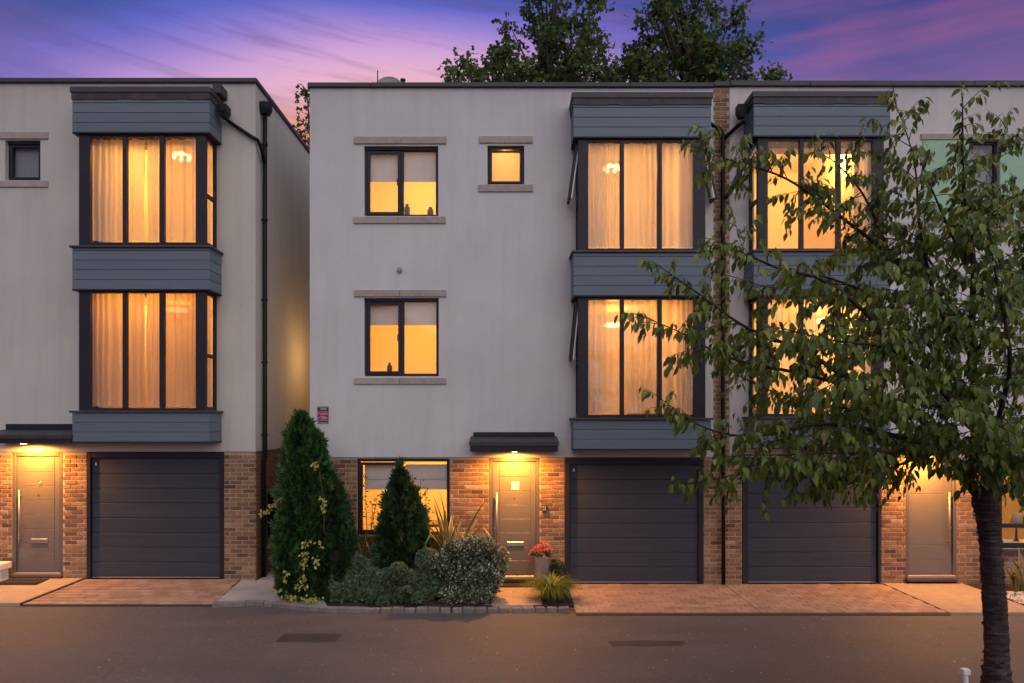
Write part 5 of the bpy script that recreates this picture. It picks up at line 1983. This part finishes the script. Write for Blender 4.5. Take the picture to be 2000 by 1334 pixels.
def crown_clumps(outline, n, rmin, rmax, seed):
    """random clumps inside a polygon given in photo pixels"""
    rg = random.Random(seed)
    out = []
    xs = [p_[0] for p_ in outline]
    ys = [p_[1] for p_ in outline]
    while len(out) < n:
        x, y = rg.uniform(min(xs), max(xs)), rg.uniform(min(ys), max(ys))
        ins = False
        j = len(outline) - 1
        for i in range(len(outline)):
            (xi, yi), (xj, yj) = outline[i], outline[j]
            if (yi > y) != (yj > y) and x < (xj - xi) * (y - yi) / (yj - yi) + xi:
                ins = not ins
            j = i
        if ins and all(math.hypot(x - o_[0], y - o_[1]) > 14 for o_ in out):
            out.append((x, y, rg.uniform(rmin, rmax)))
    return out


o1 = [(880, 200), (884, 140), (935, 85), (990, 75), (1010, 35), (1050, -10), (1085, -50), (1140, -10), (1175, 40), (1180, 75), (1170, 100), (1195, 120), (1212, 160), (1215, 205), (1050, 225)]
far_tree('broadleaf_tree', 'tall leafy tree behind the roof on the side nearer the dish', 1075, 14, 0, crown_clumps(o1, 100, 15, 26, 4), 400, seed=1)
o2 = [(1180, 205), (1195, 150), (1225, 110), (1222, 75), (1265, 40), (1300, -15), (1340, -60), (1390, -10), (1410, 35), (1440, 70), (1460, 110), (1500, 140), (1512, 200), (1340, 225)]
far_tree('broadleaf_tree', 'tall leafy tree behind the roof above the brick pier', 1345, 14.5, 0, crown_clumps(o2, 96, 15, 25, 8), 400, seed=2)
o3 = [(590, 225), (600, 215), (640, 230), (660, 300), (650, 400), (570, 400), (572, 300), (585, 260)]
far_tree('broadleaf_tree', 'small dense tree showing in the gap between the two house walls', 615, 11, 225, crown_clumps(o3, 26, 12, 20, 3), 700, leaf=.16, seed=3)

# ------------------------------------------------------------------ the cherry tree on the near verge
TY = -5.1
TX = fx(1945, TY)
tree = thing('cherry_tree', 'leafy cherry tree with dark ringed trunk on the near verge before the houses', 'tree', (TX, TY, .03))


def T(px, py, dy=0.0):
    y = TY + dy
    return Vector((fx(px, y), y, fz(py, y)))


# trunk with ringed, flaking bark
tk = MB()
pts = [T(1947, 1372), T(1946, 1300), T(1944, 1200), T(1938, 1100), T(1931, 1030), T(1926, 985), T(1924, 950)]
rads = [.155, .118, .108, .102, .105, .125, .10]
NRG, NS = 110, 20
ring = []
rgt = random.Random(5)
for i in range(NRG):
    f_ = i / (NRG - 1) * (len(pts) - 1)
    k = min(int(f_), len(pts) - 2)
    c_ = pts[k].lerp(pts[k + 1], f_ - k)
    r_ = rads[k] + (rads[k + 1] - rads[k]) * (f_ - k)
    rj = 1 + rgt.uniform(-.06, .06)
    for s_ in range(NS):
        a = 2 * math.pi * s_ / NS
        rr = r_ * rj * (1 + .05 * math.sin(a * 3 + i * .13) + rgt.uniform(-.035, .035))
        tk.v.append((c_.x + rr * math.cos(a), c_.y + rr * math.sin(a), c_.z))
for i in range(NRG - 1):
    for s_ in range(NS):
        s2 = (s_ + 1) % NS
        tk.f.append((i * NS + s_, i * NS + s2, (i + 1) * NS + s2, (i + 1) * NS + s_))
trunk = tk.build('trunk', 'bark_cherry', tree)
fl = MB()
for i in range(170):
    z = rgt.uniform(.05, 2.0)
    f_ = z / 2.1
    k = 0
    while k < len(pts) - 2 and pts[k + 1].z < z:
        k += 1
    q = (z - pts[k].z) / max(.01, pts[k + 1].z - pts[k].z)
    c_ = pts[k].lerp(pts[k + 1], q)
    r_ = (rads[k] + (rads[k + 1] - rads[k]) * q) * 1.02
    a = rgt.uniform(0, 6.283)
    da_ = rgt.uniform(.15, .5)
    h_ = rgt.uniform(.006, .022)
    o_ = rgt.uniform(.004, .02)
    p1 = (c_.x + r_ * math.cos(a), c_.y + r_ * math.sin(a), z)
    p2 = (c_.x + r_ * math.cos(a + da_), c_.y + r_ * math.sin(a + da_), z + rgt.uniform(-.01, .01))
    p3 = (c_.x + (r_ + o_) * math.cos(a + da_), c_.y + (r_ + o_) * math.sin(a + da_), z + h_)
    p4 = (c_.x + (r_ + o_) * math.cos(a + .05), c_.y + (r_ + o_) * math.sin(a + .05), z + h_ * rgt.uniform(.6, 1.4))
    fl.quad(p1, p2, p3, p4)
fl.build('bark_flakes', 'bark_cherry', trunk, kind='stuff')

LIMBS = [  # photo pixels with depth offset, start radius
    ([(1924, 985, 0), (1885, 925, .0), (1848, 880, .1), (1790, 815, .2), (1690, 760, .3), (1580, 692, .4), (1460, 640, .45), (1350, 575, .5), (1288, 520, .5)], .058),
    ([(1690, 760, .3), (1560, 725, .1), (1420, 690, -.1), (1330, 655, -.2), (1245, 615, -.25)], .026),
    ([(1848, 880, .1), (1750, 850, -.1), (1620, 835, -.3), (1480, 850, -.4), (1370, 825, -.45), (1285, 775, -.5)], .034),
    ([(1848, 880, .1), (1740, 885, .4), (1620, 905, .6), (1500, 915, .7), (1400, 930, .7), (1340, 945, .7)], .030),
    ([(1926, 960, 0), (1912, 850, .0), (1902, 700, .1), (1886, 520, .1), (1890, 360, .0), (1880, 195, -.1)], .070),
    ([(1902, 700, .1), (1830, 600, .3), (1740, 500, .5), (1640, 430, .6), (1530, 365, .6), (1440, 310, .6), (1362, 288, .55)], .036),
    ([(1830, 600, .3), (1800, 450, .1), (1775, 320, .0), (1748, 200, -.1)], .024),
    ([(1886, 520, .1), (1940, 400, .3), (1968, 235, .3)], .024),
    ([(1935, 970, 0), (2030, 905, -.1), (2130, 780, -.2), (2200, 600, -.2)], .055),
    ([(1902, 700, .1), (1990, 560, -.2), (2060, 400, -.4), (2090, 270, -.4)], .034),
    ([(1790, 815, .2), (1720, 660, -.2), (1620, 570, -.4), (1520, 520, -.5), (1440, 478, -.5), (1395, 468, -.5)], .030),
    ([(1912, 850, 0), (1840, 760, -.5), (1740, 690, -.9), (1620, 650, -1.1), (1520, 640, -1.2)], .034),
    ([(1912, 850, 0), (1880, 760, .6), (1800, 660, 1.1), (1690, 590, 1.4), (1580, 570, 1.5)], .034),
    ([(1926, 960, 0), (1950, 840, -.5), (1960, 700, -.9), (1950, 560, -1.1), (1930, 440, -1.2)], .036),
    ([(1926, 960, 0), (1965, 850, .5), (2000, 700, .9), (2010, 540, 1.1), (1990, 380, 1.2)], .036),
    ([(1848, 880, .1), (1800, 870, -.5), (1720, 880, -.8), (1620, 880, -.9), (1520, 890, -.9), (1440, 890, -.9)], .026),
    ([(1848, 880, .1), (1790, 900, .3), (1700, 935, .5), (1620, 955, .55), (1555, 965, .55)], .020),
    ([(1935, 970, 0), (1990, 900, -.6), (2080, 850, -.9), (2150, 820, -1)], .03),
    ([(1926, 940, 0), (1900, 890, -.5), (1900, 860, -.9), (1870, 845, -1.1)], .022),
    ([(1926, 940, 0), (1960, 880, -.4), (2010, 860, -.7), (2050, 870, -.9)], .022),
    ([(1740, 500, .5), (1690, 380, .4), (1640, 320, .3), (1600, 300, .3)], .018),
    ([(1886, 520, .1), (1830, 400, -.4), (1800, 320, -.6)], .02),
]
LIMBS += [
    ([(1790, 815, .2), (1680, 800, .9), (1560, 780, 1.2), (1450, 740, 1.3), (1400, 700, 1.3)], .026),
    ([(1912, 850, 0), (1860, 800, -.9), (1760, 780, -1.3), (1660, 760, -1.5), (1590, 770, -1.6)], .026),
    ([(1902, 700, .1), (1860, 640, -.7), (1800, 560, -1.1), (1730, 520, -1.3)], .026),
    ([(1902, 700, .1), (1850, 560, .9), (1780, 480, 1.2), (1700, 470, 1.3), (1640, 500, 1.3)], .026),
    ([(1886, 520, .1), (1900, 460, -.6), (1960, 400, -.9)], .02),
    ([(1830, 600, .3), (1720, 590, .6), (1600, 540, .8), (1500, 560, .9), (1430, 540, .9)], .022),
    ([(1848, 880, .1), (1760, 850, .8), (1650, 850, 1.2), (1540, 860, 1.4), (1470, 870, 1.4)], .024),
]
rgc = random.Random(21)
limb_mb = MB()
twig_mb = MB()
LP, LA, LN = [], [], []


def smooth_path(pts_, per=5):
    out = []
    n = len(pts_)
    for i in range(n - 1):
        p0, p1, p2, p3 = pts_[max(0, i - 1)], pts_[i], pts_[i + 1], pts_[min(n - 1, i + 2)]
        for k in range(per):
            t_ = k / per
            out.append(.5 * ((2 * p1) + (p2 - p0) * t_ + (2 * p0 - 5 * p1 + 4 * p2 - p3) * t_ * t_ + (3 * p1 - p0 - 3 * p2 + p3) * t_ ** 3))
    out.append(pts_[-1])
    return out


def hang_leaves(path, start, step):
    L_ = sum((path[i + 1] - path[i]).length for i in range(len(path) - 1))
    s_ = start * L_
    side = 1
    while s_ < L_:
        q = s_
        for i in range(len(path) - 1):
            sl = (path[i + 1] - path[i]).length
            if q <= sl or i == len(path) - 2:
                p_ = path[i].lerp(path[i + 1], min(1, q / max(sl, 1e-5)))
                d_ = (path[i + 1] - path[i]).normalized()
                break
            q -= sl
        lat = d_.cross(Vector((0, 0, 1)))
        if lat.length < .1:
            lat = Vector((1, 0, 0))
        lat.normalize()
        al_ = lat * side * rgc.uniform(.15, .6) + d_ * rgc.uniform(.1, .5) + Vector((rgc.gauss(0, .18), rgc.gauss(0, .18), -rgc.uniform(.55, 1.15)))
        LP.append(tuple(p_ + lat * side * .012 + Vector((0, 0, -.008))))
        LA.append(tuple(al_))
        LN.append((lat.x * side * .5 + rgc.gauss(0, .4), lat.y * side * .5 + rgc.gauss(0, .4) - .65, .70 + rgc.gauss(0, .35)))
        side = -side
        s_ += step * rgc.uniform(.6, 1.4)


def twig(p_, d_, ln, depth=0):
    path = [p_]
    d_ = d_.normalized()
    k = 6
    for i in range(k):
        d_ = (d_ + Vector((rgc.gauss(0, .12), rgc.gauss(0, .12), -.055 + rgc.gauss(0, .07)))).normalized()
        path.append(path[-1] + d_ * ln / k)
    r0_ = .0035 + ln * .0045
    twig_mb.tube(path, [r0_ * (1 - .8 * i / k) for i in range(k + 1)], 5, caps=False)
    hang_leaves(path, .22 if depth else .35, .034)
    if depth == 0 and ln > .35:
        for q in range(rgc.choice((1, 2, 2, 3))):
            i = rgc.randint(1, k - 1)
            dd = (path[i + 1] - path[i]).normalized()
            ax = Vector((rgc.gauss(0, 1), rgc.gauss(0, 1), rgc.gauss(0, .6)))
            twig(path[i], dd + ax.normalized() * .8, ln * rgc.uniform(.35, .6), 1)


for li, (pl, r_) in enumerate(LIMBS):
    pv = [T(*q) for q in pl]
    for i in range(1, len(pv) - 1):
        pv[i] = pv[i] + Vector((rgc.gauss(0, .03), rgc.gauss(0, .05), rgc.gauss(0, .03)))
    path = smooth_path(pv)
    n = len(path)
    limb_mb.tube(path, [max(.004, r_ * (1 - .93 * (i / (n - 1)) ** .85)) for i in range(n)], 8)
    L_ = sum((path[i + 1] - path[i]).length for i in range(n - 1))
    s_ = L_ * (.16 if r_ < .05 else .28)
    while s_ < L_ - .03:
        q = s_
        for i in range(n - 1):
            sl = (path[i + 1] - path[i]).length
            if q <= sl:
                break
            q -= sl
        p_ = path[i].lerp(path[i + 1], min(1, q / max(sl, 1e-5)))
        d_ = (path[i + 1] - path[i]).normalized()
        f_ = s_ / L_
        ax = Vector((rgc.gauss(0, 1), rgc.gauss(0, 1), rgc.gauss(.15, .7))).normalized()
        dd = d_ * rgc.uniform(.25, .9) + ax * .8
        ln = rgc.uniform(.25, .78) * (1 - .5 * f_)
        twig(p_, dd, ln)
        s_ += rgc.uniform(.032, .080)
    # leafy leader at the tip
    twig(path[-1], path[-1] - path[-3], .22, 1)
    hang_leaves(path[int(n * .75):], .1, .05)
limb_mb.build('limbs', 'bark', tree, True)
twig_mb.build('twigs', 'bark', tree, True, kind='stuff')
LP, LA, LN = np.array(LP), np.array(LA), np.array(LN)
LS = RNG.uniform(.050, .132, len(LP))
LV = np.clip(RNG.normal(size=len(LP)) * .27 + .47, 0, 1)
LR = frames(LA, LN)
# the 300 leaves that show largest are objects of their own, the rest one mass
sxp = 1000 + LP[:, 0] * F / (LP[:, 1] + D0)
inside = (sxp < 1990) & (sxp > 0)
score = np.where(inside, LS / (LP[:, 1] + D0), -1)
big = np.argsort(-score)[:300]
mask = np.ones(len(LP), bool)
mask[big] = False
scatter('crown', LEAF_V, LEAF_F, LEAF_T, LP[mask], LR[mask], LS[mask], LV[mask], 'leaf_cherry', tree, True, kind='stuff')
LM = []
for k in range(6):
    me = bpy.data.meshes.new('leaf')
    me.from_pydata(LEAF_V, [], LEAF_F)
    me.attributes.new('var', 'FLOAT', 'POINT').data.foreach_set('value', np.clip(np.array(LEAF_T) + .15 + .11 * k, 0, 1).astype(np.float32))
    me.polygons.foreach_set('use_smooth', np.ones(len(LEAF_F), dtype=bool))
    me.materials.append(MATS['leaf_cherry'])
    LM.append(me)
for i in big:
    o = put('leaf', LM[random.randrange(6)], tree, LP[i])
    o.rotation_euler = Matrix(LR[i].tolist()).to_euler()
    o.scale = (LS[i],) * 3

# short white marker post at the foot of the tree
mpx = T(1888, 1360, .0)
mk = thing('marker_post', 'short tilted white marker post at the foot of the cherry tree', 'post', (mpx.x, mpx.y, .03))
MB().tube([(mpx.x, mpx.y, .02), (mpx.x - .015, mpx.y, .28)], .026, 10).build('post', 'white_paint', mk)
MB().cbox(mpx.x - .055, mpx.x + .025, mpx.y - .035, mpx.y + .035, .281, .34, .008).build('cap', 'white_paint', mk)
